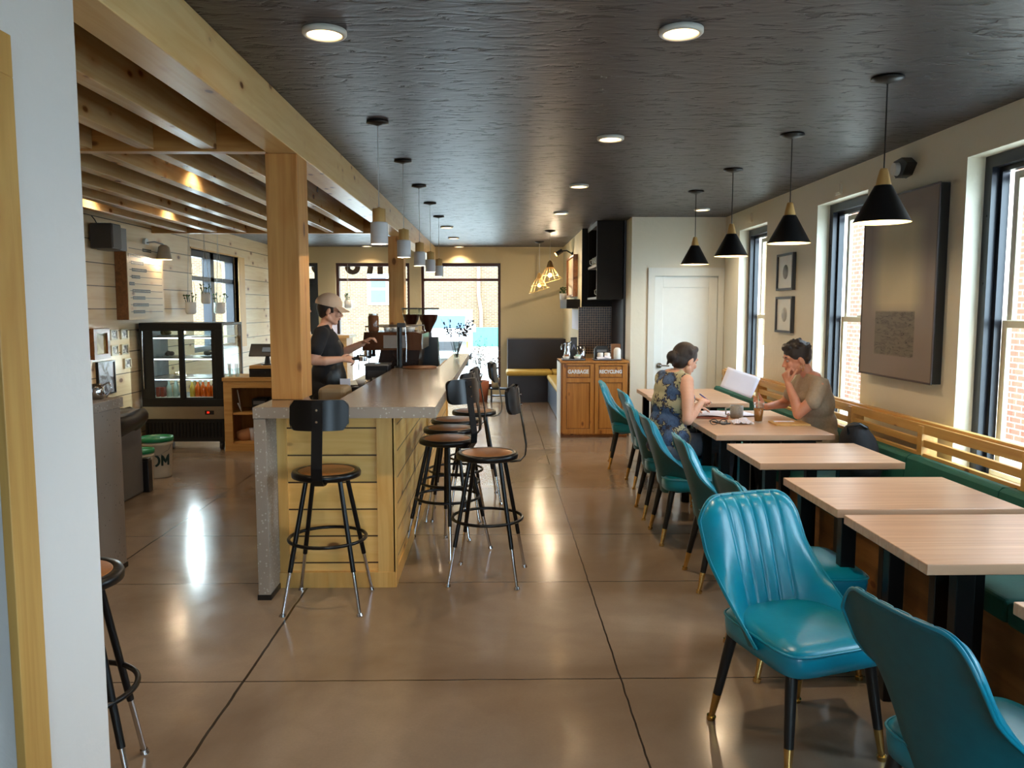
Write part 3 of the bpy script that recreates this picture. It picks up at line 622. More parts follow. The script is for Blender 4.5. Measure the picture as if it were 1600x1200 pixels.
# shelf counter across the room behind the barista
t = thing('side_counter', 'pine side counter behind the barista along the far window', 'counter', (0, 0, 0))
MB().box(-3.1, -2.22, 12.0, 12.6, 1.16, 1.20).build('countertop', M['pine_cross'], t)
MB().box(-3.05, -2.27, 12.05, 12.55, 0, 1.159).build('cabinet', M['pine_stand'], t)
# left back counter
t = thing('back_counter', 'grey speckled concrete back counter at the far left', 'counter', (0, 0, 0))
MB().box(XL+.002, -2.30, 4.10, 4.92, 1.0, 1.06).build('countertop', M['terrazzo'], t, bevel=.004)
MB().box(-2.375, -2.312, 4.12, 4.90, .03, .999).build('waterfall_end', M['terrazzo'], t, bevel=.003)
MB().box(-2.38, -2.308, 4.118, 4.905, 0, .03).build('base_strip', M['black_paint'], t)
MB().box(XL+.002, -2.376, 4.16, 4.88, 0, .999).build('cabinet', M['pine_dark'], t)
# ---------------------------------------------------------------- dining tables
def dining_table():
    t = thing('dining_table', 'x', 'table')
    MB().box(0, .81, 0, .645, .712, .75).build('tabletop', M['oak'], t, bevel=.003)
    for x, y in ((.05, .06), (.05, .53), (.47, .06), (.47, .53)):
        MB().box(x, x+.065, y, y+.05, .0, .70).build('leg', M['black_metal'], t, bevel=.003)
    MB().box(.05, .745, .06, .58, .695, .7115).build('underframe', M['black_metal'], t); return t
T = []
for i, (x, y, w) in enumerate(((1.43, 2.575, 'nearest bare oak table, its corner closest to the blue chair'), (1.44, 3.31, 'second nearest bare oak dining table'), (1.445, 4.33, 'third bare oak dining table, in front of the backpack'), (1.47, 5.31, 'oak table holding the iced coffee and menu board'), (1.47, 5.962, 'oak table with the papers between the two women'), (1.455, 7.12, 'oak table just behind the two women'), (1.47, 7.775, 'farthest oak table, nearest the closet door'), (1.50, 1.59, 'oak table cut off at the right edge of the picture'))):
    if i == 0: o = tb = dining_table(); o.location = (x, y, 0)
    else: o = dup(tb, (x, y, 0))
    o['label'] = w; o['group'] = 'oak dining tables along the banquette'; T.append(o)
for k_ in [k_ for k_ in COL.objects if k_.parent == T[0] and k_.name.startswith('leg')][:2]: k_.location.x += .09
# ---------------------------------------------------------------- banquette
t = thing('banquette', 'long pine banquette with green cushions along the right wall', 'banquette', (0, 0, 0))
MB().box(2.02, 2.74, .2, 9.3, .0, .36).build('seat_box', M['plywood'], t)
cw = .92; y = .25; i = 0
while y < 9.2:
    y1 = min(y+cw, 9.28)
    MB().box(1.99, 2.50, y+.004, y1-.004, .361, .46).build('seat_cushion', M['green_fabric'], t, bevel=.02, bseg=3)
    m = MB(); m.prism([(2.50, .44), (2.60, .44), (2.62, .695), (2.55, .70), (2.53, .68)], 'y', y+.004, y1-.004); m.build('back_cushion', M['green_fabric'], t, bevel=.018, bseg=3)
    y = y1
m = MB()
for z0, z1 in ((.825, .885), (.745, .79), (.60, .705)): m.box(2.635, 2.665, .2, 9.35, z0, z1)
m.build('back_slats', M['pine_slat'], t, bevel=.002)
for k, yy in enumerate((1.1, 2.35, 3.85, 4.85, 5.85, 6.9, 8.0, 9.2)):
    MB().box(2.62, 2.72, yy, yy+.055, .36, .875).build('back_post', M['pine_slat'], t, bevel=.002)
MB().box(2.66, 2.70, .2, 9.35, .885, .90).build('top_rail', M['pine_slat'], t, bevel=.002)
# ---------------------------------------------------------------- teal chairs
def chair_shell(front):
    """u across -1..1, v up 0..1"""
    def pt(u, v, off):
        au = abs(u); w = .242*(1-.05*v)
        zt = .862-.085*(max(0, au-.55)/.45)**2.6
        z0 = .335+.085*au**3
        z = z0+(zt-z0)*v
        wing = (.235*max(0, 1-v*1.35)**1.5+.04)*au**2.6
        return Vector((-.205-.150*v**1.25+wing+off, w*u, z))
    return pt
def teal_chair():
    t = thing('dining_chair', 'x', 'chair'); pt = chair_shell(1)
    NU, NV = 112, 24; m = MB(); vs = []
    def th(u, v): return .055*(1-abs(u)**6)*(1-v**10)**.5*(.85+.15*(1-v))+.012
    def flute(u, v):
        g = 0
        for k in (-.46, -.23, 0, .23, .46):
            kk = k*(1+.18*(v-.3)); g = max(g, math.exp(-((u-kk)/.02)**2))
        soft = .0035*abs(sin((u/(1+.18*(v-.3)))*pi/.23)) if abs(u) < .47 else .0035*min(1, (1-abs(u))*6)
        fade = min(1, max(0, (v-.12)*8))
        return (soft-.006*g)*fade
    fr = [[pt(i/NU*2-1, j/NV, 0)+Vector((th(i/NU*2-1, j/NV)+flute(i/NU*2-1, j/NV), 0, 0)) for i in range(NU+1)] for j in range(NV+1)]
    bk = [[pt(i/NU*2-1, j/NV, 0) for i in range(NU+1)] for j in range(NV+1)]
    vs = [p for r_ in fr for p in r_]; N = NU+1
    m.cur = 0; m.add(vs, [(j*N+i, j*N+i+1, (j+1)*N+i+1, (j+1)*N+i) for j in range(NV) for i in range(NU)], True)
    vb = [p for r_ in bk for p in r_]
    m.cur = 1; m.add(vb, [(j*N+i, (j+1)*N+i, (j+1)*N+i+1, j*N+i+1) for j in range(NV) for i in range(NU)], True)
    # rim between front and rear
    rim = [(0, j) for j in range(NV+1)]+[(i, NV) for i in range(1, NU+1)]+[(NU, j) for j in range(NV-1, -1, -1)]
    vs = []; 
    for i, j in rim: vs += [fr[j][i], bk[j][i]]
    m.cur = 0; m.add(vs, [(2*k, 2*k+2, 2*k+3, 2*k+1) for k in range(len(rim)-1)], True)
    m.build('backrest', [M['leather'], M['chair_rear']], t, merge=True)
    MB().tube([bk[j][i]+Vector((.003, 0, 0)) for i, j in rim], .0055, 6).build('piping', M['leather'], t)
    MB().tube([fr[j][i]+Vector((0, 0, 0)) for i, j in rim], .004, 6).build('piping', M['leather'], t)
    # seat
    m = MB(); n = 40; prof = []
    def outline(s):
        o = []
        for k in range(n):
            a = 2*pi*k/n; c_, s_ = cos(a), sin(a); e = .32
            x = math.copysign(abs(c_)**e, c_); y = math.copysign(abs(s_)**e, s_)
            wy = .205+.03*(x+1)/2; o.append((.02+x*.235*s, y*wy*s))
        return o
    rings = [(.90, .368), (.975, .375), (.99, .405), (1.0, .43), (.985, .452), (.93, .466), (.75, .476), (.4, .482), (.02, .483)]
    vs = []; fs = []
    for s_, z in rings: vs += [(x, y, z) for x, y in outline(s_)]
    for i in range(len(rings)-1):
        for k in range(n): fs.append((i*n+k, i*n+(k+1) % n, (i+1)*n+(k+1) % n, (i+1)*n+k))
    fs.append(tuple(range(n))); fs.append(tuple(range((len(rings)-1)*n, len(rings)*n))); m.add(vs, fs, True)
    m.build('seat', M['leather'], t)
    MB().tube([(x, y, .449) for x, y in outline(.999)], .005, 6, True).build('piping', M['leather'], t)
    for sx, sy in ((1, 1), (1, -1), (-1, 1), (-1, -1)):
        top = Vector((.17 if sx > 0 else -.16, sy*.165, .385)); ft = Vector((.215 if sx > 0 else -.238, sy*.205, .0)); mid = top.lerp(ft, .70)
        lg = MB().cyl(top, mid, .022, .0165, 14).build('leg', M['black_paint'], t)
        MB().cyl(mid, ft+(top-ft)*.04, .0168, .0115, 14).cyl(ft+(top-ft)*.045, ft, .018, .016, 14).build('brass_tip', M['brass'], lg)
    return t
CH = [(1.31, 1.98, R(14), 'teal chair in the bottom right corner seen from behind'), (1.10, 2.82, R(-71), 'bright teal fluted vinyl chair turned towards the camera'), (1.34, 3.50, R(2), 'teal chair half hidden behind the chair turned to the camera'),
      (1.375, 4.56, R(-2), 'teal chair seen from behind, in front of the third table'), (1.34, 5.47, R(0), 'teal chair seen from behind, just in front of the seated woman'), (1.345, 6.12, R(-2), 'teal chair the woman in the floral top sits on'),
      (1.44, 7.17, R(0), 'teal chair just beyond the woman in the floral top'), (1.37, 8.02, R(-8), 'farthest teal chair, near the garbage cabinet')]
tc_ = None
for x, y, a, lb in CH:
    if tc_ is None: tc_ = o = teal_chair(); o.location = (x, y, 0); o.rotation_euler[2] = a
    else: o = dup(tc_, (x, y, 0), a)
    o['label'] = lb; o['group'] = 'teal dining chairs'
# ---------------------------------------------------------------- bar stools
def bar_stool(h):
    """backrest on the +x side"""
    t = thing('bar_stool', 'x', 'bar stool')
    MB().lathe([(.05, h-.04), (.165, h-.038), (.182, h-.03), (.184, h-.012), (.178, h), (.150, h), (.148, h-.003), (.001, h-.003)], n=40).build('seat', M['black_metal'], t)
    MB().lathe([(.149, h-.0028), (.149, h-.0005), (.145, h+.001), (.001, h+.0015)], n=40).build('seat_pad', M['hardboard'], t)
    for k in range(4):
        a = pi/4+k*pi/2; d = Vector((cos(a), sin(a), 0)); top = d*.125+Vector((0, 0, h-.035)); ft = d*.285
        lo = top.lerp(ft, (h-.235)/h)
        lg = MB().cyl(top, lo, .0125, n=12).build('leg', M['black_metal'], t)
        MB().cyl(lo, ft+(top-ft)*.02, .0095, n=12).cyl(ft+(top-ft)*.022, ft, .013, .017, 12).build('leg_extension', M['chrome'], lg)
    zr = .365; rr = .125+.16*(h-.035-zr)/(h-.035)+.004
    MB().tube([(rr*cos(2*pi*k/40), rr*sin(2*pi*k/40), zr) for k in range(40)], .0095, 8, True).build('foot_ring', M['black_metal'], t)
    pts = [(.06, h-.045), (.15, h-.05), (.20, h-.043), (.228, h-.01), (.232, h+.05), (.215, h+.16), (.192, h+.29), (.183, h+.385)]
    m = MB(); w = .028; vs = []
    for i, (x, z) in enumerate(pts):
        a = pts[max(i-1, 0)]; b = pts[min(i+1, len(pts)-1)]; dx, dz = b[0]-a[0], b[1]-a[1]; L = math.hypot(dx, dz); nx, nz = -dz/L*.003, dx/L*.003
        vs += [(x+nx, -w, z+nz), (x+nx, w, z+nz), (x-nx, w, z-nz), (x-nx, -w, z-nz)]
    fs = []
    for i in range(len(pts)-1):
        for k in range(4): fs.append((i*4+k, i*4+(k+1) % 4, (i+1)*4+(k+1) % 4, (i+1)*4+k))
    fs += [(0, 1, 2, 3), tuple(range(len(vs)-4, len(vs)))]; m.add(vs, fs)
    m.build('back_bracket', M['black_metal'], t)
    m = MB(); n = 12; H, Wd, rc = .078, .152, .035; ol = []
    for cx, cy, a0 in ((Wd-rc, H-rc, 0), (-Wd+rc, H-rc, 90), (-Wd+rc, -H+rc, 180), (Wd-rc, -H+rc, 270)):
        for k in range(6): a = R(a0+k*18); ol.append((cx+rc*cos(a), cy+rc*sin(a)))
    g = []
    zc = h+.318
    for off in (0, .016):
        for (y, z) in ol: g.append((.176+off-.045*(y/.15)**2*1.0-(z)*.12, y, zc+z))
    N = len(ol); m.add(g, [(i, (i+1) % N, N+(i+1) % N, N+i) for i in range(N)], True)
    # strips across the plate keep its curve
    for off in (0, .016):
        rows = []
        for s in range(13):
            y = -Wd+2*Wd*s/12; e = max(0, abs(y)-(Wd-rc)); hz = H-rc+math.sqrt(max(rc*rc-e*e, 0))
            rows.append([(.176+off-.045*(y/.15)**2-z*.12, y, zc+z) for z in (-hz, hz)])
        vs = [p for r_ in rows for p in r_]; m.add(vs, [(2*i, 2*i+2, 2*i+3, 2*i+1) for i in range(12)], True)
    m.build('backrest', M['black_metal'], t)
    MB().cyl((.171, 0, zc+.03), (.204, 0, zc+.03), .006).cyl((.176, 0, zc-.03), (.21, 0, zc-.03), .006).build('bolt', M['chrome'], t)
    return t
s0 = bar_stool(.735); s0.location = (-.925, 4.262, 0); s0.rotation_euler[2] = R(-90)
tag(s0, 'black metal bar stool at the near end of the bar, back to the camera', None, 'black metal bar stools')
ST = [(-.065, 4.67, R(-8), 'black bar stool pulled out into the aisle, nearest along the bar side'), (-.335, 5.20, R(-38), 'black bar stool tucked at the bar side, nearest of the tucked ones'), (-.35, 5.66, R(-14), 'black bar stool tucked at the bar side, second of the tucked ones'),
      (-.33, 6.10, R(-4), 'black bar stool tucked at the bar side, third of the tucked ones'), (-.20, 6.62, R(6), 'black bar stool farthest along the bar side'), (-1.40, 2.52, R(200), 'black bar stool mostly hidden behind the near white wall')]
s1 = None
for x, y, a, lb in ST:
    if s1 is None: s1 = o = bar_stool(.755); o.location = (x, y, 0); o.rotation_euler[2] = a
    else: o = dup(s1, (x, y, 0), a)
    tag(o, lb, None, 'black metal bar stools')
# ---------------------------------------------------------------- people
def organic(name, shapes, mat, parent, voxel=.007, smooth=3, cuts=()):
    m = MB()
    for s in shapes:
        if s[0] == 'c':
            _, a, ra, b, rb = s; a, b = Vector(a), Vector(b); L = (b-a).length; k = max(2, int(L/max(.6*min(ra, rb), .004)))
            k = min(k, 14)
            for i in range(k+1): f = i/k; m.ball(a.lerp(b, f), ra+(rb-ra)*f, 12, 8)
            m.cyl(a, b, ra*.98, rb*.98, 12)
        else: m.ball(s[1], s[2], 20, 14, s[3] if len(s) > 3 else None)
    o = m.build(name, mat, None)
    r = o.modifiers.new('r', 'REMESH'); r.mode = 'VOXEL'; r.voxel_size = voxel
    if smooth: sm = o.modifiers.new('s', 'SMOOTH'); sm.factor = .5; sm.iterations = smooth
    dg = bpy.context.evaluated_depsgraph_get(); dg.update(); me = bpy.data.meshes.new_from_object(o.evaluated_get(dg)); bpy.data.objects.remove(o)
    bm = bmesh.new(); bm.from_mesh(me)
    for co, no in cuts:      # trim cloth at hems and necklines
        g = bm.verts[:]+bm.edges[:]+bm.faces[:]; bmesh.ops.bisect_plane(bm, geom=g, plane_co=co, plane_no=no, clear_outer=True)
        e = [e for e in bm.edges if e.is_boundary]
        if e: bmesh.ops.holes_fill(bm, edges=e, sides=0)
    # keep the largest piece
    seen = set(); best = []
    for v in bm.verts:
        if v in seen: continue
        st = [v]; seen.add(v); comp = []
        while st:
            w = st.pop(); comp.append(w)
            for e in w.link_edges:
                q = e.other_vert(w)
                if q not in seen: seen.add(q); st.append(q)
        if len(comp) > len(best): best = comp
    keep = set(best); bmesh.ops.delete(bm, geom=[v for v in bm.verts if v not in keep], context='VERTS')
    for f in bm.faces: f.smooth = True
    bm.to_mesh(me); bm.free(); me.materials.clear(); me.materials.append(mat); me.name = name
    o = bpy.data.objects.new(name, me); COL.objects.link(o); o.parent = parent; return o
def xf(mx, shapes):
    out = []
    for s in shapes:
        if s[0] == 'c': out.append(('c', mx@Vector(s[1]), s[2], mx@Vector(s[3]), s[4]))
        else:
            rot = (mx.to_3x3()@(Euler(s[3]).to_matrix() if len(s) > 3 else Matrix.Identity(3))).to_euler(); out.append(('e', mx@Vector(s[1]), s[2], rot))
    return out
HEAD = [('e', (-.008, 0, .022), (.093, .074, .09)), ('e', (.02, 0, -.03), (.066, .058, .085)), ('e', (.052, 0, -.092), (.026, .028, .022)), ('c', (.0, .045, -.06), .026, (.045, .018, -.09), .022), ('c', (.0, -.045, -.06), .026, (.045, -.018, -.09), .022),
        ('c', (.080, 0, .008), .008, (.104, 0, -.030), .0105), ('e', (.094, .011, -.036), (.010, .008, .007)), ('e', (.094, -.011, -.036), (.010, .008, .007)), ('c', (.075, .014, .026), .012, (.068, .044, .024), .011), ('c', (.075, -.014, .026), .012, (.068, -.044, .024), .011),
        ('e', (.062, .036, -.028), (.022, .02, .022)), ('e', (.062, -.036, -.028), (.022, .02, .022)), ('e', (-.008, .074, -.012), (.018, .010, .031), (0, .2, .3)), ('e', (-.008, -.074, -.012), (.018, .010, .031), (0, .2, -.3)), ('e', (.082, 0, -.058), (.010, .02, .011))]
def head_mx(c, pitch=0, yaw=0, roll=0): return Matrix.Translation(c) @ Euler((roll, pitch, yaw)).to_matrix().to_4x4()
def face_parts(mx, parent):
    for s in (1, -1):
        e = MB().ball(mx@Vector((.0725, s*.030, .001)), .0102, 12, 8).build('eye', flat_eye, parent)
        MB().ball(mx@Vector((.078, s*.0305, -.001)), .0056, 10, 8).build('iris', M['eye'], e)
        MB().tube([mx@Vector((.084, s*.014, .026)), mx@Vector((.083, s*.03, .031)), mx@Vector((.073, s*.047, .026))], .0036, 6).build('eyebrow', M['hair_dark'], parent)
    m = MB(); m.ball(mx@Vector((.089, 0, -.0545)), (.006, .02, .0042), 12, 8).ball(mx@Vector((.088, 0, -.0625)), (.006, .017, .005), 12, 8); m.build('lips', M['lips'], parent)
flat_eye = flat('eye_white', (168, 146, 134), .3)
def hand(wrist, fwd, nrm, side, curl=.5, spread=.09, s=1.0, thumb_curl=.5):
    """wrist position, finger direction, palm normal (palm faces nrm), side = direction the thumb leaves; returns shapes"""
    w, f, n = Vector(wrist), Vector(fwd).normalized(), Vector(nrm).normalized(); n = (n-f*n.dot(f)).normalized(); sd = f.cross(n)
    if sd.dot(Vector(side)) < 0: sd = -sd
    out = [('c', w, .022*s, w+f*.03*s, .020*s)]
    for k in (-.5, 0, .5): out.append(('c', w+f*.025*s+sd*k*.026*s, .014*s, w+f*.078*s+sd*k*.052*s, .0125*s))
    for i, (k, L) in enumerate(((.5, .070), (.17, .078), (-.17, .072), (-.5, .056))):
        p = w+f*(.084-.006*abs(k))*s+sd*k*.062*s; d = (f+sd*k*spread).normalized(); c_ = curl*(1+.12*i); L *= s
        for j, q in enumerate((.45, .32, .23)):
            a = c_*(.75 if j == 0 else 1.0)*(j+1)*.8; dd = (d*cos(a)+n*sin(a)).normalized(); p2 = p+dd*L*q
            out.append(('c', p, (.0088-.0007*j)*s, p2, (.0082-.0008*j)*s)); p = p2
    p = w+f*.022*s+sd*.026*s; d = (f*.62+sd*.75+n*.25).normalized()
    for q, r, a in ((.034, .0125, 0), (.03, .0105, .5), (.024, .009, 1.0)):
        dd = (d+(f*.6+n*.8-sd*.35)*a*thumb_curl).normalized(); p2 = p+dd*q*s; out.append(('c', p, r*s, p2, (r-.001)*s)); p = p2
    return out
def legs(hip_y=.09, hz=.545, knee=(.42, .12, .56), ank=(.40, .12, .09)):
    o = []
    for s in (1, -1):
        h = Vector((0, s*hip_y, hz)); k = Vector((knee[0], s*knee[1], knee[2])); a = Vector((ank[0], s*ank[1], ank[2]))
        o += [('c', h, .088, k, .062), ('c', k, .060, k.lerp(a, .35), .058), ('c', k.lerp(a, .35), .056, a, .036), ('c', a, .036, a+Vector((.0, 0, -.035)), .036), ('c', a+Vector((0, 0, -.055)), .034, a+Vector((.15, 0, -.062)), .026)]
    return o
def infl(shapes, d): return [('c', s[1], s[2]+d, s[3], s[4]+d) if s[0] == 'c' else ('e', s[1], tuple(q+d for q in s[2]))+tuple(s[3:]) for s in shapes]
# --- woman in the floral top
def squash(sh, k, z0=.57):
    f = lambda p: Vector((p[0], p[1], z0+(p[2]-z0)*k if p[2] > z0 else p[2]))
    return [('c', f(s[1]), s[2], f(s[3]), s[4]) if s[0] == 'c' else ('e', f(s[1]))+tuple(s[2:]) for s in sh]
A = thing('person', 'woman in a sleeveless floral top with dark hair in a bun, writing at the table', 'person', (1.285, 5.98, 0), R(20), None); PS = 1.05; A.scale = (PS,)*3
tor = [('e', (0, 0, .57), (.15, .175, .12)), ('e', (.0, 0, .70), (.115, .145, .13)), ('e', (.02, 0, .85), (.115, .155, .14)), ('e', (.04, 0, .95), (.11, .17, .12)), ('e', (.105, .07, .89), (.05, .055, .055)), ('e', (.105, -.07, .89), (.05, .055, .055)), ('c', (.04, .135, 1.02), .054, (.04, -.135, 1.02), .054), ('c', (.04, .05, 1.055), .05, (.04, -.05, 1.055), .05)]
neck = [('c', (.045, 0, 1.02), .052, (.105, 0, 1.10), .046)]
hm = head_mx((.135, 0, 1.155), .32, .15)
armR = [('c', (.04, -.165, 1.015), .052, (.02, -.22, .89), .045), ('c', (.02, -.22, .89), .045, (.0, -.25, .755), .037), ('c', (.0, -.25, .755), .038, (.08, -.20, .795), .037), ('c', (.08, -.20, .795), .036, (.205, -.11, .855), .023)]
hR = hand((.205, -.11, .855), (.75, .5, .12), (.1, .5, -.85), (-.3, .6, .5), .85, .05)
armL = [('c', (.04, .165, 1.015), .048, (.10, .235, .82), .038), ('c', (.10, .235, .82), .037, (.27, .14, .80), .025)]
hL = hand((.27, .14, .80), (.9, -.35, -.12), (0, 0, -1), (-.2, -.9, 0), .25)
lg = legs()
tor = squash(tor, .97)
organic('body', tor+neck+xf(hm, HEAD)+armR+hR+armL+hL+lg, M['skin_light'], A, .0055, 2)
face_parts(hm, A)
organic('floral_top', infl(tor, .012)+[('c', (.0, .09, .60), .12, (.0, -.09, .60), .12), ('e', (.04, .15, 1.02), (.055, .045, .055)), ('e', (.04, -.15, 1.02), (.055, .045, .055))], M['floral'], A, .009, 4, cuts=(((.04, 0, 1.083), (-.3, 0, 1)), ((0, 0, .50), (0, 0, -1)), ((0, .182, 1), (0, 1, .12)), ((0, -.182, 1), (0, -1, .12))))
organic('jeans', [('c', (-.02, .08, .54), .11, (-.02, -.08, .54), .11)]+infl([s for s in lg if s[2] > .0345 and s[3][2] > .085], .009), M['jeans'], A, .010, 4, cuts=(((0, 0, .13), (0, 0, -1)),))
organic('shoe', infl([lg[4]], .006), flat('shoe_red', (120, 44, 44), .5), A, .008, 1); organic('shoe', infl([lg[9]], .006), flat('shoe_red2', (120, 44, 44), .5), A, .008, 1)
hair = xf(hm, [('e', (-.018, 0, .034), (.098, .083, .093)), ('e', (-.045, 0, -.01), (.062, .070, .075)), ('c', (.03, .04, .088), .026, (-.03, .06, .05), .03), ('c', (.03, -.04, .088), .026, (-.03, -.06, .05), .03), ('e', (-.122, 0, -.012), (.042, .045, .045)), ('e', (-.10, .0, -.03), (.045, .04, .035)), ('c', (-.13, .01, -.04), .016, (-.135, .02, -.075), .007), ('c', (-.12, -.012, -.04), .014, (-.118, -.025, -.078), .006)])
organic('hair', hair, M['hair_dark'], A, .006, 2)
# --- woman opposite
B = thing('person', 'short haired woman in a taupe t-shirt resting her chin on her hand', 'person', (2.44, 6.0, 0), R(180)); B.scale = (1.05,)*3
torB = [('e', (0, 0, .57), (.15, .175, .12)), ('e', (.01, 0, .70), (.12, .15, .13)), ('e', (.03, 0, .86), (.115, .155, .14)), ('e', (.05, 0, .95), (.105, .165, .12)), ('c', (.06, .14, 1.025), .054, (.06, -.14, 1.025), .054), ('c', (.06, .05, 1.065), .05, (.06, -.05, 1.065), .05), ('e', (.12, .065, .90), (.045, .05, .05)), ('e', (.12, -.065, .90), (.045, .05, .05))]
hmB = head_mx((.175, .0, 1.165), .24, -.05)
neckB = [('c', (.07, 0, 1.05), .05, (.125, 0, 1.16), .046)]
armLB = [('c', (.065, .165, 1.02), .05, (.13, .19, .90), .045), ('c', (.13, .19, .90), .045, (.215, .17, .80), .036), ('c', (.215, .17, .80), .036, (.225, .13, .90), .036), ('c', (.225, .13, .90), .036, (.253, .065, 1.02), .024)]
hLB = hand((.253, .065, .985), (.12, -.35, .9), (-.75, -.35, .1), (-.6, .3, .2), 1.25, .03, 1.0, .3)
armRB = [('c', (.065, -.165, 1.02), .048, (.17, -.24, .83), .038), ('c', (.17, -.24, .83), .037, (.345, -.12, .82), .025)]
hRB = hand((.345, -.12, .80), (.95, .2, .25), (0, .75, .5), (.2, .1, .9), .75, .05)
torB, neckB, armLB, armRB = [squash(q, .925) for q in (torB, neckB, armLB, armRB)]
lgB = legs(knee=(.44, .12, .55), ank=(.42, .12, .09))
organic('body', torB+neckB+xf(hmB, HEAD)+armLB+hLB+armRB+hRB+lgB, M['skin'], B, .0055, 2)
face_parts(hmB, B)
slv = squash([('c', (.065, .155, 1.02), .060, (.12, .195, .90), .060), ('c', (.065, -.155, 1.02), .060, (.13, -.205, .91), .058)], .925)
organic('t_shirt', infl(torB, .017)+[('c', (.0, .09, .58), .125, (.0, -.09, .58), .125)]+slv, M['taupe'], B, .009, 4, cuts=(((.06, 0, 1.045), (-.3, 0, 1)), ((0, 0, .48), (0, 0, -1))))
organic('trousers', [('c', (-.02, .08, .54), .11, (-.02, -.08, .54), .11)]+infl([s for s in lgB if s[2] > .0345 and s[3][2] > .085], .009), M['cloth_black'], B, .011, 4, cuts=(((0, 0, .13), (0, 0, -1)),))
organic('shoe', infl([lgB[4]], .006), M['black_paint'], B, .009, 1); organic('shoe', infl([lgB[9]], .006), M['black_paint'], B, .009, 1)
hb = [('e', (-.018, 0, .040), (.099, .084, .094)), ('e', (-.055, 0, -.0), (.052, .068, .062)), ('c', (.05, .035, .10), .024, (.068, .0, .092), .022), ('c', (.05, -.035, .10), .024, (.068, 0, .092), .022)]
rr = random.Random(5)
for i in range(26):
    a = rr.uniform(0, 2*pi); e = rr.uniform(.2, 1.3); p = Vector((-.02+.092*cos(e)*cos(a), .08*cos(e)*sin(a), .045+.09*sin(e))); 
    if p.x > .05 and p.z < .07: continue
    hb.append(('c', p, .014, p+Vector((rr.uniform(-.01, .012), rr.uniform(-.012, .012), rr.uniform(.0, .014))), .006))
organic('hair', xf(hmB, hb), M['hair_dark'], B, .0055, 1)
er = MB(); er.tube([hmB@Vector((-.002+.013*cos(2*pi*k/16), .082, -.058+.017*sin(2*pi*k/16))) for k in range(16)], .0018, 6, True).ball(hmB@Vector((-.002, .083, -.082)), .006, 8, 6); er.build('earring', M['brass'], B)
# --- barista
C_ = thing('person', 'barista in a pale cap, black t-shirt and apron working the espresso machine', 'person', (-1.42, 6.6, 0), R(4))
torC = [('e', (0, 0, .93), (.135, .17, .13)), ('e', (.015, 0, 1.06), (.125, .155, .13)), ('e', (.01, 0, 1.22), (.118, .16, .15)), ('e', (.0, 0, 1.32), (.105, .17, .11)), ('c', (-.01, .15, 1.395), .055, (-.01, -.15, 1.395), .055), ('c', (-.01, .05, 1.43), .05, (-.01, -.05, 1.43), .05), ('e', (.08, .06, 1.26), (.05, .06, .06)), ('e', (.08, -.06, 1.26), (.05, .06, .06))]
hmC = head_mx((.045, 0, 1.585), .16, .06)
neckC = [('c', (.0, 0, 1.42), .054, (.025, 0, 1.52), .048)]
armRC = [('c', (-.01, -.18, 1.385), .054, (-.04, -.235, 1.26), .048), ('c', (-.04, -.235, 1.26), .047, (-.06, -.25, 1.19), .040), ('c', (-.06, -.25, 1.19), .040, (.03, -.25, 1.185), .038), ('c', (.03, -.25, 1.185), .038, (.145, -.20, 1.195), .026)]
hRC = hand((.145, -.20, 1.195), (.95, .25, .0), (.1, .6, -.6), (.0, .4, .8), .8, .05)
armLC = [('c', (-.01, .18, 1.385), .052, (.10, .23, 1.22), .042), ('c', (.10, .23, 1.22), .040, (.285, .15, 1.305), .027)]
hLC = hand((.285, .15, 1.305), (.8, -.2, .5), (.3, 0, -.9), (.1, -.9, .2), .7)
lgC = []
for s in (1, -1):
    lgC += [('c', (0, s*.09, .90), .092, (.015, s*.10, .50), .062), ('c', (.015, s*.10, .50), .06, (-.01, s*.10, .38), .056), ('c', (-.01, s*.10, .38), .056, (-.02, s*.10, .09), .038), ('c', (-.02, s*.10, .05), .036, (.13, s*.11, .032), .028)]
organic('body', torC+neckC+xf(hmC, HEAD)+armRC+hRC+armLC+hLC+lgC, M['skin_light'], C_, .006, 2)
face_parts(hmC, C_)
slC = [('c', (-.01, -.17, 1.385), .064, (-.04, -.235, 1.275), .062), ('c', (-.01, .17, 1.385), .064, (.07, .22, 1.27), .058)]
organic('t_shirt', infl(torC, .012)+slC, M['cloth_black'], C_, .010, 4, cuts=(((-.0, 0, 1.462), (-.25, 0, 1)), ((0, 0, .86), (0, 0, -1))))
organic('apron', [('e', (.035, 0, 1.22), (.118, .13, .17)), ('e', (.035, 0, 1.02), (.135, .17, .2)), ('c', (.02, .06, .9), .135, (.03, .07, .52), .12), ('c', (.02, -.06, .9), .135, (.03, -.07, .52), .12)], M['black_paint'], C_, .012, 5, cuts=(((0, 0, .5), (0, 0, -1)),))
organic('trousers', infl([s for s in lgC if s[2] > .037 and s[1][2] > .06], .010), M['cloth_black'], C_, .012, 4)
organic('shoe', infl([lgC[3]], .008), M['black_paint'], C_, .01, 1); organic('shoe', infl([lgC[7]], .008), M['black_paint'], C_, .01, 1)
organic('hair', xf(hmC, [('e', (-.022, 0, .015), (.088, .080, .08)), ('e', (-.05, 0, -.025), (.045, .062, .05)), ('c', (.02, .072, .02), .012, (.03, .07, -.01), .008), ('c', (.02, -.072, .02), .012, (.03, -.07, -.01), .008)]), M['hair_dark'], C_, .006, 1)
cp_ = organic('cap', xf(hmC, [('e', (-.012, 0, .055), (.106, .09, .088)), ('e', (-.035, 0, .05), (.092, .088, .075))]), M['cap'], C_, .006, 3, cuts=((hmC@Vector((0, 0, .03)), hmC.to_3x3()@Vector((-.08, 0, -1))),))
m = MB()
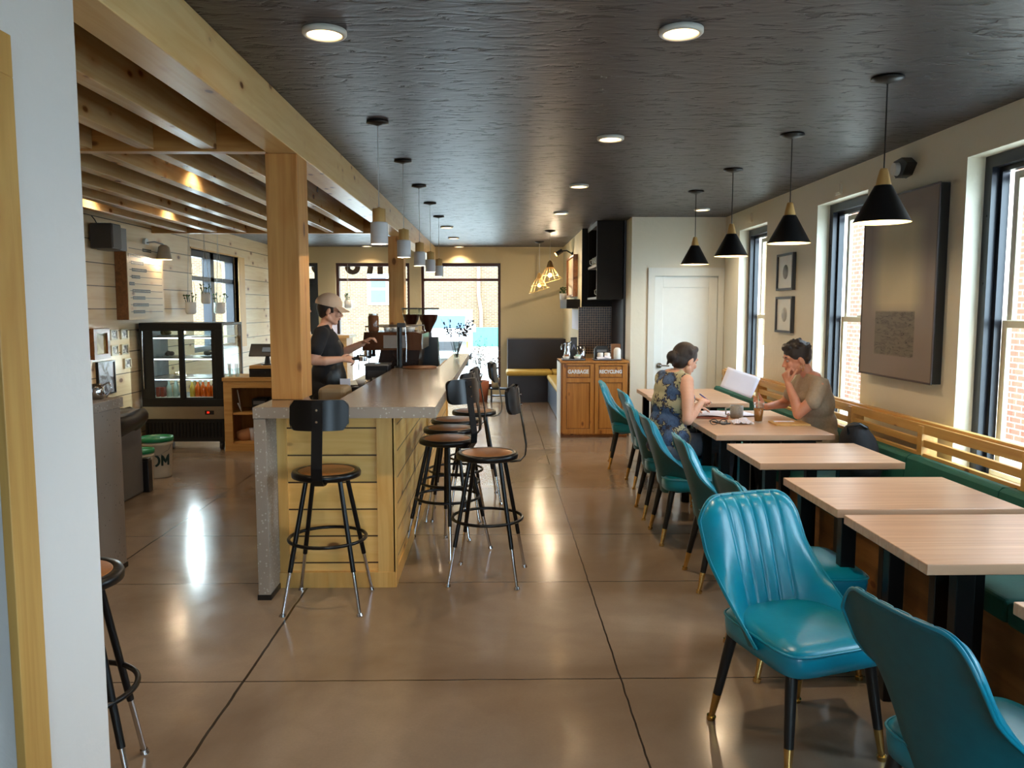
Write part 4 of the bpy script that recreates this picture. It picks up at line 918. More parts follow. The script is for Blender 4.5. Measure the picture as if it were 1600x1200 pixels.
def brim(u, v):
    a = (u-.5)*2.2; r = .088+.0; x = .088*cos(a)*.95; y = .084*sin(a); L = .078*cos(a*.72)*v
    return hmC@Vector((x+L, y*(1+.1*v), .045-.028*v-.02*(y/.08)**2*v))
m.grid(brim, 16, 6); m.add([brim(i/16, j/6)+Vector((0, 0, -.004)) for j in range(7) for i in range(17)], [(j*17+i, (j+1)*17+i, (j+1)*17+i+1, j*17+i+1) for j in range(6) for i in range(16)], True)
m.build('cap_brim', M['cap'], cp_)
g = MB()
for s in (1, -1): g.tube([hmC@Vector((.089+.002*cos(2*pi*k/14), s*.032+.019*cos(2*pi*k/14), .0+.016*sin(2*pi*k/14))) for k in range(14)], .0014, 5, True).tube([hmC@Vector((.088, s*.052, .002)), hmC@Vector((.0, s*.079, .004))], .0014, 5)
g.tube([hmC@Vector((.094, -.012, .002)), hmC@Vector((.094, .012, .002))], .0013, 5); g.build('eyeglasses', M['brass'], C_)
# --- a person further back, half behind the post
D = thing('person', 'person in the background half hidden behind the near bar post, white top', 'person', (-3.2, 13.2, 0), R(0))
dl = [('e', (0, 0, .95), (.13, .17, .13)), ('e', (0, 0, 1.15), (.12, .16, .2)), ('c', (0, .15, 1.38), .055, (0, -.15, 1.38), .055), ('c', (0, 0, 1.42), .05, (.02, 0, 1.53), .046), ('c', (0, .17, 1.37), .045, (.02, .22, 1.1), .038), ('c', (.02, .22, 1.1), .036, (.2, .2, 1.05), .026), ('c', (0, -.17, 1.37), .045, (.02, -.22, 1.1), .038), ('c', (.02, -.22, 1.1), .036, (.2, -.2, 1.05), .026)]
hmD = head_mx((.04, 0, 1.59), .1, 0)
dl += hand((.2, .2, 1.05), (1, 0, 0), (0, 0, -1), (0, -1, 0), .5)+hand((.2, -.2, 1.05), (1, 0, 0), (0, 0, -1), (0, 1, 0), .5)
organic('body', dl+xf(hmD, HEAD)+lgC, M['skin'], D, .009, 2)
organic('shirt', infl(dl[:5]+[dl[6]], .014), M['white_paint'], D, .012, 3, cuts=(((0, 0, 1.45), (0, 0, 1)),))
organic('trousers', infl([s for s in lgC if s[2] > .037 and s[1][2] > .06], .010), M['jeans'], D, .014, 3)
organic('hair', xf(hmD, [('e', (-.02, 0, .035), (.1, .086, .095)), ('e', (-.055, 0, -.03), (.05, .068, .07))]), M['hair_dark'], D, .009, 1)
# ---------------------------------------------------------------- drinks fridge
F = thing('display_fridge', 'black framed glass display fridge standing by the plank wall', 'fridge', (-4.0, 9.0, 0))
MB().box(0, .92, 0, .04, 1.362, 1.44).box(0, .92, 0, .04, .50, .585).box(0, .105, 0, .04, .585, 1.362).box(.832, .92, 0, .04, .585, 1.362).box(0, .92, .04, .70, 1.41, 1.44).box(0, .03, .04, .70, .585, 1.41).box(.89, .92, .66, .70, .585, 1.41).build('frame', M['black_paint'], F, bevel=.004)
for x0, x1, yy, w in ((.10, .48, -.002, 'l'), (.44, .84, .014, 'r')):
    dr = MB().box(x0, x0+.05, yy, yy+.014, .585, 1.362).box(x1-.05, x1, yy, yy+.014, .585, 1.362).box(x0+.05, x1-.05, yy, yy+.014, .585, .6).box(x0+.05, x1-.05, yy, yy+.014, 1.35, 1.362).build('door', M['black_paint'], F)
    MB().box(x0+.05, x1-.05, yy+.005, yy+.008, .6, 1.35).build('door_pane', M['glass'], dr)
MB().tube([(.04, -.012, .7), (.04, -.02, .8), (.04, -.02, 1.25), (.04, -.012, 1.35)], .007).build('handle', M['chrome'], F)
MB().box(.914, .918, .04, .66, .6, 1.41).box(.03, .89, .69, .694, .6, 1.41).build('side_pane', M['glass'], F)
MB().box(.0, .92, .0, .70, .36, .499).build('steel_band', M['steel'], F, bevel=.004)
MB().box(.02, .90, .02, .68, .10, .359).build('grille', M['black_paint'], F)
g = MB()
for k in range(22): g.box(.04+k*.039, .052+k*.039, .012, .02, .15, .32)
g.build('vent_slats', M['black_metal'], F)
MB().box(.70, .80, -.003, .001, .41, .455).build('control_panel', M['black_plastic'], F); letters('38', .03, M['red'], F, (.735, -.004, .433), (R(90), 0, 0), 'digital_display')
for x in (.06, .86):
    for y in (.06, .64): MB().cyl((x-.015, y, .045), (x+.015, y, .045), .045, n=18).box(x-.022, x+.022, y-.02, y+.02, .06, .10).build('caster', M['black_plastic'], F)
for z in (1.283, 1.045, .815):
    s_ = MB().box(.05, .89, .08, .64, z-.012, z).build('shelf', M['steel'], F)
    MB().box(.06, .88, .078, .09, z-.021, z-.013).build('led_strip', M['led'], s_)
MB().box(.03, .89, .05, .66, .586, .60).build('fridge_floor', M['white_plastic'], F)
lamp((.46, .2, 1.34), 13, (.85, .95, 1), .02, parent=F); lamp((.46, .2, .99), 12, (.85, .95, 1), .02, parent=F)
def bottle(x, y, z, mat, label, proto=[None]):
    if proto[0] is None or proto[0][1] is not mat:
        t = thing('juice_bottle', label, 'bottle', (x, y, z), 0, 'bottles in the display fridge')
        MB().lathe([(.001, 0), (.029, 0), (.031, .006), (.031, .10), (.024, .125), (.013, .145), (.012, .17)], n=16).build('glass_body', mat, t)
        MB().cyl((0, 0, .17), (0, 0, .186), .0145).build('bottle_cap', M['white_plastic'], t); proto[0] = (t, mat); return t
    return dup(proto[0][0], (x, y, z), 0, label)
for i in range(5): bottle(-3.42+.062*i, 9.13+.0*i, .60, M['orange_juice'], 'orange juice bottle on the fridge floor, %s from the left in the front row' % ordn[i])
for i in range(2): bottle(-3.42+.07*i+.14, 9.26, .60, M['orange_juice'], 'orange juice bottle on the fridge floor, %s in the second row' % ('left one', 'right one')[i])
for i in range(3): bottle(-3.48, 9.13+.09*i, .60, M['yellow_juice'], 'yellow juice bottle by the fridge mullion, %s' % ('front one', 'middle one', 'rear one')[i])
t = None
for i, (x, y) in enumerate(((-3.74, 9.12), (-3.67, 9.13), (-3.62, 9.2), (-3.70, 9.23))):
    if t is None:
        t = thing('glass_bottle', 'x', 'bottle', (x, y, .60), 0, 'clear bottles in the display fridge')
        MB().lathe([(.001, .0), (.028, 0), (.028, .11), (.012, .15), (.012, .175)], n=16).build('glass_body', flat('pale_glass', (176, 200, 190), .1), t); MB().cyl((0, 0, .175), (0, 0, .19), .014).build('bottle_cap', M['steel'], t); o = t
    else: o = dup(t, (x, y, .60))
    o['label'] = 'clear water bottle behind the left fridge door, %s' % ('leftmost', 'front right one', 'rearmost right', 'rear middle')[i]
for i, x in enumerate((-3.86, -3.81)):
    tag(MB().box(-.02, .02, -.04, .04, 0, .11).build('snack_packet', flat('packet_red', (150, 60, 44), .5), None, (x, 9.13, .6), bevel=.008), 'red brown packet at the lower left of the fridge, %s one' % ('outer', 'inner')[i], 'packet', 'packets in the fridge')
def plate_food(x, y, z, col, label, cat='cake'):
    t = thing('cake_plate', label, 'plate of food', (x, y, z)); MB().lathe([(.001, .004), (.05, .004), (.085, .014), (.086, .017), (.05, .008), (.001, .008)], n=24).build('plate', M['white_ceramic'], t)
    m = MB(); rr = random.Random(int(x*100+z*77))
    for i in range(5): m.ball((rr.uniform(-.04, .04), rr.uniform(-.03, .03), .035+rr.uniform(0, .015)), (.028, .026, .024), 10, 7)
    m.build('pastry', flat('pastry_%d%d' % (col[0], col[1]), col, .7, bump=.2), t)
plate_food(-3.78, 9.2, 1.283, (120, 104, 60), 'plate of pastries on the top left fridge shelf'); plate_food(-3.62, 9.2, 1.283, (150, 112, 66), 'plate of buns on the top shelf beside the fridge mullion')
plate_food(-3.75, 9.2, 1.045, (70, 54, 44), 'dark cake on the middle left fridge shelf'); plate_food(-3.33, 9.2, 1.045, (60, 62, 58), 'dark pastries on the middle right fridge shelf'); plate_food(-3.24, 9.35, .815, (206, 170, 110), 'cream pastry on the lower right fridge shelf'); plate_food(-3.66, 9.22, .815, (214, 196, 160), 'pale pastry on the lower left fridge shelf')
# ---------------------------------------------------------------- till stand
t = thing('till_stand', 'open pine stand with cubbies carrying the till', 'cabinet', (-3.07, 8.95, 0))
MB().box(-.01, .86, -.01, .56, .79, .83).box(.0, .85, .0, .55, .755, .789).build('top', M['pine_stand'], t, bevel=.003)
MB().box(0, .09, 0, .03, .0, .755).box(.78, .85, 0, .03, 0, .755).box(.09, .78, 0, .03, 0, .09).box(.09, .78, 0, .03, .715, .755).build('face_frame', M['pine_stand'], t)
MB().box(0, .02, .03, .55, 0, .755).box(.83, .85, .03, .55, 0, .755).box(.02, .83, .53, .55, 0, .755).build('carcass', M['pine_dark'], t)
MB().box(.02, .83, .03, .53, .41, .432).build('shelf', M['pine_stand'], t); MB().box(.02, .83, .03, .53, .08, .10).build('shelf', M['pine_stand'], t)
tag(MB().box(0, .36, 0, .34, 0, .095).box(.01, .35, -.006, 0, .015, .08).cyl((.18, -.012, .05), (.18, -.006, .05), .008).build('cash_drawer', M['black_paint'], None, (-2.80, 9.02, .831), bevel=.004), 'black cash drawer with a round lock on the till stand', 'cash drawer')
tag(MB().box(0, .36, 0, .36, 0, .035).build('wooden_riser', M['pine_stand'], None, (-2.79, 9.0, .927), bevel=.003), 'small pine riser board under the tablet till', 'board')
t = thing('tablet_till', 'tilted dark tablet till facing away on the pine riser', 'till', (-2.62, 9.12, .963))
MB().cyl((0, 0, 0), (0, 0, .012), .07).cyl((0, 0, .01), (.0, .02, .12), .035, .02).build('stand_foot', M['black_plastic'], t)
MB().obox((-.02, .02, .165), (.36, .018, .17), (R(-38), 0, 0)).build('tablet_case', M['black_plastic'], t, bevel=.006); MB().obox((.0, .006, .172), (.11, .006, .06), (R(-38), 0, 0)).build('sticker', flat('sticker_blue', (140, 160, 186), .4), t)
t = thing('receipt_printer', 'black receipt printer in the upper cubby of the till stand', 'printer', (-2.80, 9.08, .433)); MB().box(0, .17, 0, .2, 0, .15).build('body', M['black_plastic'], t, bevel=.012); MB().box(.02, .15, -.004, 0, .08, .12).build('paper_slot', M['mid_grey'], t)
t = thing('storage_box', 'dark grey box beside the printer in the upper cubby', 'box', (-2.6, 9.08, .433)); MB().box(0, .2, 0, .2, 0, .12).build('body', M['dark_grey'], t, bevel=.006); MB().box(-.003, .203, -.003, .203, .12, .15).build('lid', M['black_plastic'], t, bevel=.004)
tag(MB().tube([(0, 0, .25), (.04, 0, 0), (.0, 0, .1)], .006).build('easel_wire', M['white_plastic'], None, (-2.95, 9.06, .433)), 'thin white bent wire easel in the upper cubby', 'easel')
tag(MB().lathe([(.001, 0), (.03, 0), (.04, .14), (.037, .14), (.028, .006), (.001, .006)]).build('paper_cup', M['paper'], None, (-2.80, 9.1, .101)), 'white paper cup in the lower cubby of the till stand', 'cup')
o = organic('paper_bag', [('e', (0, 0, .07), (.09, .05, .07)), ('c', (-.06, 0, .10), .03, (.05, .01, .12), .04)], flat('kraft', (176, 124, 84), .7), None, .012, 1); o.location = (-2.90, 9.1, .085); tag(o, 'crumpled brown paper bag in the lower cubby', 'bag')
for i, x in enumerate((-3.02, -2.94)):
    t = thing('cup_holder', 'clear tumbler of white straws on the till stand, %s one' % ('left', 'right')[i], 'tumbler', (x, 9.05, .831), 0, 'tumblers on the till stand')
    MB().lathe([(.001, .0), (.026, .0), (.032, .10), (.030, .10), (.024, .004), (.001, .004)], n=18).build('glass_body', M['glass'], t)
    m = MB(); rr = random.Random(i)
    for k in range(9): a = rr.uniform(0, 6.28); m.tube([(.012*cos(a), .012*sin(a), .006), (.024*cos(a), .024*sin(a), .15)], .003, 6)
    m.build('straws', M['white_plastic'], t)
# ---------------------------------------------------------------- left side floor things
t = thing('waste_bin', 'tall grey waste bin lined with a black bag beside the concrete counter', 'bin', (-3.55, 6.25, 0))
MB().box(0, .46, 0, .68, 0, .66).build('body', M['mid_grey'], t, bevel=.02)
m = MB(); rr = random.Random(9); n = 48; vs = []
for j in range(8):
    f = j/7
    for k in range(n):
        a = 2*pi*k/n; ex = .55; cx = math.copysign(abs(cos(a))**ex, cos(a)); cy = math.copysign(abs(sin(a))**ex, sin(a))
        o_ = .012+.05*sin(f*pi)+(.09*f if a < .9 or a > 5.4 else 0)+.012*sin(a*9+f*4)*f+rr.uniform(-.004, .004); zz = .56+.20*f+.014*sin(a*7)
        vs.append((.23+cx*(.23+o_)*(1-.08*f), .34+cy*(.34+o_)*(1-.06*f), zz-(.12*f*max(0, -cx*.2)) if f < 1 else .745+.012*sin(a*7)))
m.add(vs, [(j*n+k, j*n+(k+1) % n, (j+1)*n+(k+1) % n, (j+1)*n+k) for j in range(7) for k in range(n)], True); m.add(vs[-n:], [tuple(range(n))]); m.build('bin_bag', flat('bin_bag', (12, 12, 14), .38), t)
def bucket(loc, r, h, lb):
    t = thing('bucket', lb, 'bucket', loc); MB().lathe([(.001, 0), (r*.88, 0), (r*.9, .01), (r, h*.83), (r*1.05, h*.84), (r*1.05, h*.9), (r, h*.9), (r*1.01, h)], n=36).build('pail', M['bucket_white'], t)
    MB().lathe([(r*1.07, h*.93), (r*1.09, h*.95), (r*1.08, h*1.03), (r*.98, h*1.035), (r*.96, h*1.0), (r*.3, h*1.0), (r*.28, h*1.02), (.001, h*1.02)], n=36).build('lid', M['green_plastic'], t)
    MB().tube([(r*1.03, 0, h*.86), (r*1.0, -r*.5, h*.72), (r*.62, -r*.95, h*.62), (0, -r*1.12, h*.58), (-r*.62, -r*.95, h*.62), (-r*1.0, -r*.5, h*.72), (-r*1.03, 0, h*.86)], .003, 6).build('wire_handle', M['steel'], t); return t
bk_ = bucket((-3.27, 7.62, 0), .145, .37, 'large white bucket with green lid and dark green lettering by the bin')
sgm = flat('stencil_green', (14, 50, 44), .6)
def on_pail(x, z): a = (x+.042)/.142; r_ = .1305+.0147*z/.307+.0; return Vector((r_*sin(a), -r_*cos(a), z))
def pail_letter(name, lines):
    m = MB()
    for L in lines:
        pts = []
        for (xa, za), (xb, zb) in zip(L, L[1:]):
            for k in range(6): pts.append(on_pail(xa+(xb-xa)*k/6, za+(zb-za)*k/6))
        pts.append(on_pail(*L[-1])); m.tube(pts, .0105, 8)
    m.build(name, sgm, bk_)
arc = lambda cx, a0, a1: [(cx+.042*cos(R(a0+(a1-a0)*k/14)), .17+.05*sin(R(a0+(a1-a0)*k/14))) for k in range(15)]
pail_letter('letter_c', [arc(-.13, 50, 310)]); pail_letter('letter_o', [arc(-.005, -80, 80), arc(-.005, 100, 260)])
pail_letter('letter_m', [[(.065, .12), (.065, .22), (.097, .15), (.129, .22), (.129, .12)]])
bucket((-3.20, 7.12, 0), .11, .34, 'smaller white bucket with green lid tucked behind the bin')
tag(MB().box(0, .075, 0, .08, 0, .28).box(.005, .07, .005, .075, .28, .3).build('black_canister', M['black_plastic'], None, (-3.12, 6.92, 0), bevel=.006), 'narrow black upright canister on the floor beside the bin', 'canister')
# things on the left back counter
t = thing('air_pot', 'tall chrome coffee air pot on the far left concrete counter', 'air pot', (-2.50, 4.72, 1.061)); MB().lathe([(.001, 0), (.066, 0), (.068, .01), (.068, .25), (.06, .27)], n=28).build('body', M['chrome'], t); MB().lathe([(.062, .262), (.062, .31), (.04, .335), (.001, .337)], n=28).build('lid', M['black_plastic'], t); MB().tube([(.05, 0, .285), (.10, 0, .28), (.11, 0, .25)], .01).build('spout', M['black_plastic'], t)
t = thing('coffee_server', 'small chrome coffee dripper with a curved handle near the counter end', 'coffee server', (-2.40, 4.80, 1.061)); MB().lathe([(.001, 0), (.035, 0), (.045, .03), (.04, .07), (.03, .09), (.028, .09), (.036, .06), (.001, .01)], n=24).build('body', M['chrome'], t); MB().tube([(.035, 0, .08), (.075, 0, .10), (.09, 0, .06), (.055, 0, .01)], .006).build('handle', M['chrome'], t)
# ---------------------------------------------------------------- left wall things
def wallframe(y0, y1, z0, z1, fm, pm, label, x=XL, th=.03, w=.02, side=1, name='framed_picture', cat='picture', group=None):
    t = thing(name, label, cat, (x, (y0+y1)/2, (z0+z1)/2), 0, group); a, b = (y1-y0)/2, (z1-z0)/2; s = side
    bx = lambda m, ya, yb, za, zb, xa, xb: m.box(min(s*xa, s*xb), max(s*xa, s*xb), ya, yb, za, zb)
    m = MB(); bx(m, -a, a, -b, -b+w, .001, th); bx(m, -a, a, b-w, b, .001, th); bx(m, -a, -a+w, -b+w, b-w, .001, th); bx(m, a-w, a, -b+w, b-w, .001, th); m.build('frame', fm, t)
    m = MB(); bx(m, -a+w, a-w, -b+w, b-w, .002, th*.55); m.build('print', pm, t); return t
wallframe(8.00, 8.33, 1.09, 1.40, M['walnut'], M['print_mirror'], 'brown wooden framed mirror like panel on the plank wall', w=.05, th=.05)
for i, (y, z, w) in enumerate(((8.42, 1.27, 'upper left'), (8.65, 1.27, 'upper right'), (8.42, 1.105, 'lower left'), (8.65, 1.105, 'lower right'), (8.70, .95, 'lowest, hanging alone'))):
    wallframe(y, y+.155, z, z+.11, M['cream'], M['print_small'], 'tiny framed card on the plank wall, %s' % w, w=.014, th=.02, group='tiny framed cards on the plank wall')
wallframe(8.10, 8.46, .72, 1.06, M['black_paint'], M['poster'], 'small black framed dark poster low on the plank wall', w=.012, th=.03)
t = thing('wall_speaker', 'black box speaker mounted on the plank wall', 'speaker', (XL, 8.05, 2.19)); MB().box(.03, .25, 0, .2, 0, .25).build('cabinet', M['dark_grey'], t, bevel=.012); MB().box(.24, .254, .015, .185, .015, .235).build('grille', M['dark_grey'], t); MB().box(0, .03, .05, .15, .08, .17).box(0, .2, .2, .42, .0, .23).build('bracket', M['mid_grey'], t); MB().tube([(.06, .1, .25), (.04, .1, .29), (.0, .12, .33)], .005).build('cable', M['black_plastic'], t)
t = thing('menu_board', 'pale wooden menu board with ten ruled lines of dark lettering strips', 'menu board', (XL+.003, 8.6, 1.48))
MB().box(.0, .125, 0, .9, 0, .83).build('board_box', M['walnut'], t, bevel=.003); MB().box(.125, .132, 0.0, .9, 0, .83).build('board_face', pine('menu_face', (236, 216, 180), (222, 198, 156), 'y', knot=.8), t)
m = MB(); rr = random.Random(4)
for i in range(10):
    z = .76-i*.075; m.box(.1321, .134, .05, .86, z-.003, z+.003)
    L = (.22, .5, .3, .36, .2, .12, .44, .3, .38, .28)[i]; s0_ = (.38, .03, .09, .1, .09, .03, .1, .1, .1, .1)[i]; m.box(.134, .136, s0_, s0_+L, z-.017, z+.017)
    y = s0_+.012
    while y < s0_+L-.02: w = rr.uniform(.008, .016); m.cur = 1; m.box(.136, .137, y, y+w, z-.004, z+.004); m.cur = 0; y += w+rr.uniform(.006, .012)
m.build('letter_strips', [M['black_paint'], M['cream']], t)
def hanging_pot(x, y, z, top, lb, r=.07, white=True):
    t = thing('hanging_planter', lb, 'planter', (x, y, z), 0); MB().lathe([(.001, 0), (r*.75, 0), (r, .02), (r, .15), (r*.93, .15), (r*.9, .12), (.001, .12)], n=24).build('pot', M['white_ceramic'], t)
    m = MB()
    for k in range(3): a = 2*pi*k/3+.4; m.tube([(r*cos(a), r*sin(a), .15), (0, 0, (top-z)*.8)], .0025, 5)
    m.tube([(0, 0, (top-z)*.8), (0, 0, top-z)], .003, 5); m.build('hanging_cord', M['cord_white'], t)
    m = MB(); rr = random.Random(int(y*10))
    for k in range(14):
        a = rr.uniform(0, 6.28); e = rr.uniform(.02, .07); p = Vector((e*cos(a), e*sin(a), .13)); q = p*1.5+Vector((0, 0, rr.uniform(.0, .08))); m.tube([p, q], .003, 5).ball(q, (.014, .01, .008), 7, 5)
    m.build('plant', M['leaf'], t)
hanging_pot(-2.73, 14.72, 1.60, 2.40, 'white hanging planter in the back window above the barista')
hanging_pot(-3.84, 10.65, 1.66, CZ, 'white hanging planter in front of the left wall window', .06)
hanging_pot(-3.87, 10.2, 1.53, CZ, 'white hanging planter left of the left wall window', .065); hanging_pot(-3.75, 10.9, 1.53, CZ, 'lower white hanging planter in front of the left wall window', .075)
# ---------------------------------------------------------------- espresso machine and bar equipment
E_ = thing('espresso_machine', 'large brown and chrome espresso machine with cups on top', 'espresso machine', (-1.27, 7.5, .901))
MB().box(.06, .52, .04, .68, .0, .05).build('drip_tray', M['steel'], E_, bevel=.004)
MB().prism([(.10, .05), (.50, .05), (.53, .31), (.16, .31)], 'y', .10, .62).build('lower_body', flat('bronze_dark', (52, 36, 30), .25, .5), E_, bevel=.01)
MB().prism([(.0, .31), (.55, .31), (.56, .46), (.50, .48), (.02, .48)], 'y', .0, .70).build('upper_body', flat('bronze', (110, 74, 52), .2, .75), E_, bevel=.015, bseg=3)
MB().box(.20, .42, -.004, .0, .33, .45).build('side_plate', M['steel'], E_); MB().box(.555, .566, .03, .67, .32, .46).build('control_face', M['steel'], E_)
MB().tube([(.03, .03, .49), (.03, .03, .53), (.52, .03, .53), (.52, .03, .49)], .006).tube([(.03, .67, .49), (.03, .67, .53), (.52, .67, .53), (.52, .67, .49)], .006).tube([(.03, .03, .53), (.03, .67, .53)], .006).build('cup_rail', M['steel'], E_)
for y in (.18, .45):
    g_ = MB().cyl((.02, y, .32), (.02, y, .25), .035).build('group_head', M['chrome'], E_); MB().cyl((.02, y, .25), (.02, y, .225), .038).tube([(.0, y, .235), (-.13, y, .23)], .011).build('portafilter', M['black_metal'], g_)
MB().tube([(.02, .60, .32), (-.03, .62, .26), (-.04, .62, .12)], .005).tube([(.02, .04, .32), (-.03, .02, .26), (-.04, .02, .12)], .005).build('steam_wand', M['chrome'], E_)
for x in (.12, .46):
    for y in (.1, .6): MB().cyl((x, y, 0), (x, y, .03), .02).build('foot', M['black_plastic'], E_)
cc = None; k = 0
for i in range(4):
    for j in range(2):
        x, y = -1.27+.22+.072*i, 7.5+.10+.2*j
        if cc is None:
            cc = thing('coffee_cup', 'x', 'cup', (x, y, 1.382), 0, 'cups on the espresso machine'); MB().lathe([(.001, 0), (.022, 0), (.034, .045), (.031, .045), (.019, .005), (.001, .005)], n=20).build('bowl', M['white_ceramic'], cc); MB().tube([(.031, 0, .038), (.048, 0, .032), (.045, 0, .015), (.028, 0, .012)], .004, 6).build('handle', M['white_ceramic'], cc); o = cc
        else: o = dup(cc, (x, y, 1.382), i*1.1)
        o['label'] = 'white cup on top of the espresso machine, %s in the %s row' % (ordn[i], ('near', 'far')[j]); k += 1
t = thing('glass_jar', 'tall amber glass jar standing on the espresso machine', 'jar', (-1.17, 7.56, 1.382)); MB().lathe([(.001, 0), (.045, 0), (.05, .02), (.05, .14), (.042, .155)], n=24).build('jar_body', flat('amber_glass', (110, 72, 48), .08), t); MB().cyl((0, 0, .155), (0, 0, .17), .044).build('lid', M['steel'], t)
def grinder(x, y, lb, s=1.0):
    t = thing('coffee_grinder', lb, 'coffee grinder', (x, y, .901)); MB().prism([(-.09, 0), (.09, 0), (.11, .10), (.10, .40), (-.05, .40), (-.07, .12)], 'y', -.08, .08).build('body', M['black_plastic'], t, bevel=.012)
    MB().cyl((0, 0, .40), (0, 0, .45), .035*s, .03*s).build('throat', M['black_plastic'], t)
    MB().lathe([(.028*s, .45), (.045*s, .50), (.088*s, .58), (.100*s, .635)], n=32).build('hopper_beans', M['beans'], t); MB().lathe([(.1005*s, .632), (.106*s, .69), (.103*s, .69), (.099*s, .636)], n=32).build('hopper_rim', M['glass'], t); MB().cyl((0, 0, .69), (0, 0, .705), .112*s, n=32).build('hopper_lid', M['dark_grey'], t)
    MB().cyl((-.08, 0, .2), (-.15, 0, .18), .02, .012).build('spout', M['chrome'], t)
grinder(-.73, 8.45, 'tall black coffee grinder with full bean hopper in front of the van'); grinder(-.93, 8.62, 'second coffee grinder left of the tall one, behind the espresso machine', .9)
t = thing('water_tap', 'tall black tap column rising from the bar top by the machine', 'tap', (-.885, 7.22, 1.071)); MB().cyl((0, 0, 0), (0, 0, .012), .05).cyl((0, 0, .01), (0, 0, .36), .024).build('column', M['black_metal'], t); MB().box(-.02, .055, -.022, .022, .36, .40).build('tap_head', M['dark_grey'], t, bevel=.006); MB().tube([(.05, 0, .38), (.06, 0, .2), (.06, -.03, .05)], .004).build('hose', M['chrome'], t)
tag(MB().lathe([(.001, 0), (.15, 0), (.155, .006), (.15, .012), (.001, .012)], n=36).build('round_tray', M['walnut'], None, (-.70, 7.16, 1.071)), 'dark round wooden tray lying on the bar top', 'tray')
t = thing('bud_vase', 'clear vase of dried twigs on the far end of the bar', 'vase', (-.44, 8.45, 1.071)); MB().lathe([(.001, 0), (.03, 0), (.034, .02), (.033, .12), (.036, .18), (.033, .18), (.03, .12), (.03, .01), (.001, .01)], n=24).build('glass_body', M['glass'], t)
m = MB(); rr = random.Random(21)
for k in range(13):
    a = rr.uniform(0, 6.28); p = Vector((.012*cos(a), .012*sin(a), .012)); d = Vector((rr.uniform(-.3, .35), rr.uniform(-.2, .2), 1)); pts = [p, p+d*.16, p+d*.26+Vector((d.x*.05, 0, .02)), p+d*rr.uniform(.3, .42)+Vector((d.x*.14, 0, 0))]
    m.tube(pts, [.0028, .0026, .002, .0015], 5)
    for j in range(9): f = rr.uniform(.35, 1); q = pts[1].lerp(pts[3], f)+Vector((rr.uniform(-.025, .025), rr.uniform(-.02, .02), rr.uniform(-.015, .02))); m.ball(q, (.009, .006, .009), 6, 4)
m.build('dried_twigs', flat('dark_twig', (58, 50, 48), .8), t)
t = thing('bar_scale_oven', 'x', 'toaster', (-1.16, 6.98, .901)); t.name = 'mini_oven'; t['label'] = 'small steel topped mini oven on the shelf behind the bar'; MB().box(0, .20, 0, .20, 0, .20).build('body', M['black_plastic'], t, bevel=.006); MB().box(-.006, .206, -.006, .206, .20, .216).build('top', M['steel'], t); MB().box(.02, .18, -.004, 0, .05, .16).build('window', M['dark_grey'], t)
t = thing('card_sign', 'blank white card on a thin stand behind the bar', 'sign', (-1.07, 5.6, .901)); MB().cyl((0, 0, 0), (0, 0, .006), .03).cyl((0, 0, 0), (0, 0, .16), .004).build('stand', M['white_plastic'], t); MB().box(-.036, .036, -.003, 0, .145, .21).build('card', M['paper'], t)
tag(MB().box(0, .18, 0, .25, 0, .19).build('storage_crate', flat('beige_box', (150, 128, 96), .6), None, (-1.165, 5.15, .901), bevel=.03, bseg=3), 'beige rounded box behind the bar next to the near post', 'box')
t = thing('knock_box', 'black knock box behind the bar with a white cup on it', 'box', (-1.10, 6.0, .901)); MB().box(0, .12, 0, .14, 0, .11).build('body', M['black_plastic'], t, bevel=.008)
tag(MB().lathe([(.001, 0), (.02, 0), (.04, .05), (.037, .05), (.018, .005), (.001, .005)]).build('cup', M['white_ceramic'], None, (-1.04, 6.07, 1.012)), 'white cup on the black knock box', 'cup')
for i, (x, y) in enumerate(((-1.06, 6.32), (-1.08, 6.52), (-1.02, 6.70))): tag(MB().lathe([(.001, 0), (.028, 0), (.032, .08), (.035, .12), (.032, .12), (.029, .08), (.001, .01)]).tube([(.032, 0, .1), (.055, 0, .09), (.05, 0, .03), (.03, 0, .02)], .004, 6).build('milk_jug', M['steel'], None, (x, y, .901)), 'steel milk jug behind the bar, %s' % ('nearest', 'middle one', 'farthest')[i], 'jug', 'milk jugs behind the bar')
t = thing('portafilter', 'black handled portafilter held by the barista', 'portafilter', (-1.205, 6.44, 1.195), R(18)); MB().cyl((-.04, 0, 0), (.09, 0, 0), .012, .010).build('handle', M['black_plastic'], t); MB().cyl((.12, 0, -.018), (.12, 0, .018), .034).build('basket', M['chrome'], t)
t = thing('menu_stand', 'white upright menu holder on the pine side counter', 'menu', (-2.50, 12.2, 1.201)); MB().box(-.08, .06, 0, .02, 0, .27).build('card', M['paper'], t); MB().box(-.09, .07, -.03, .05, 0, .012).build('foot', M['steel'], t)
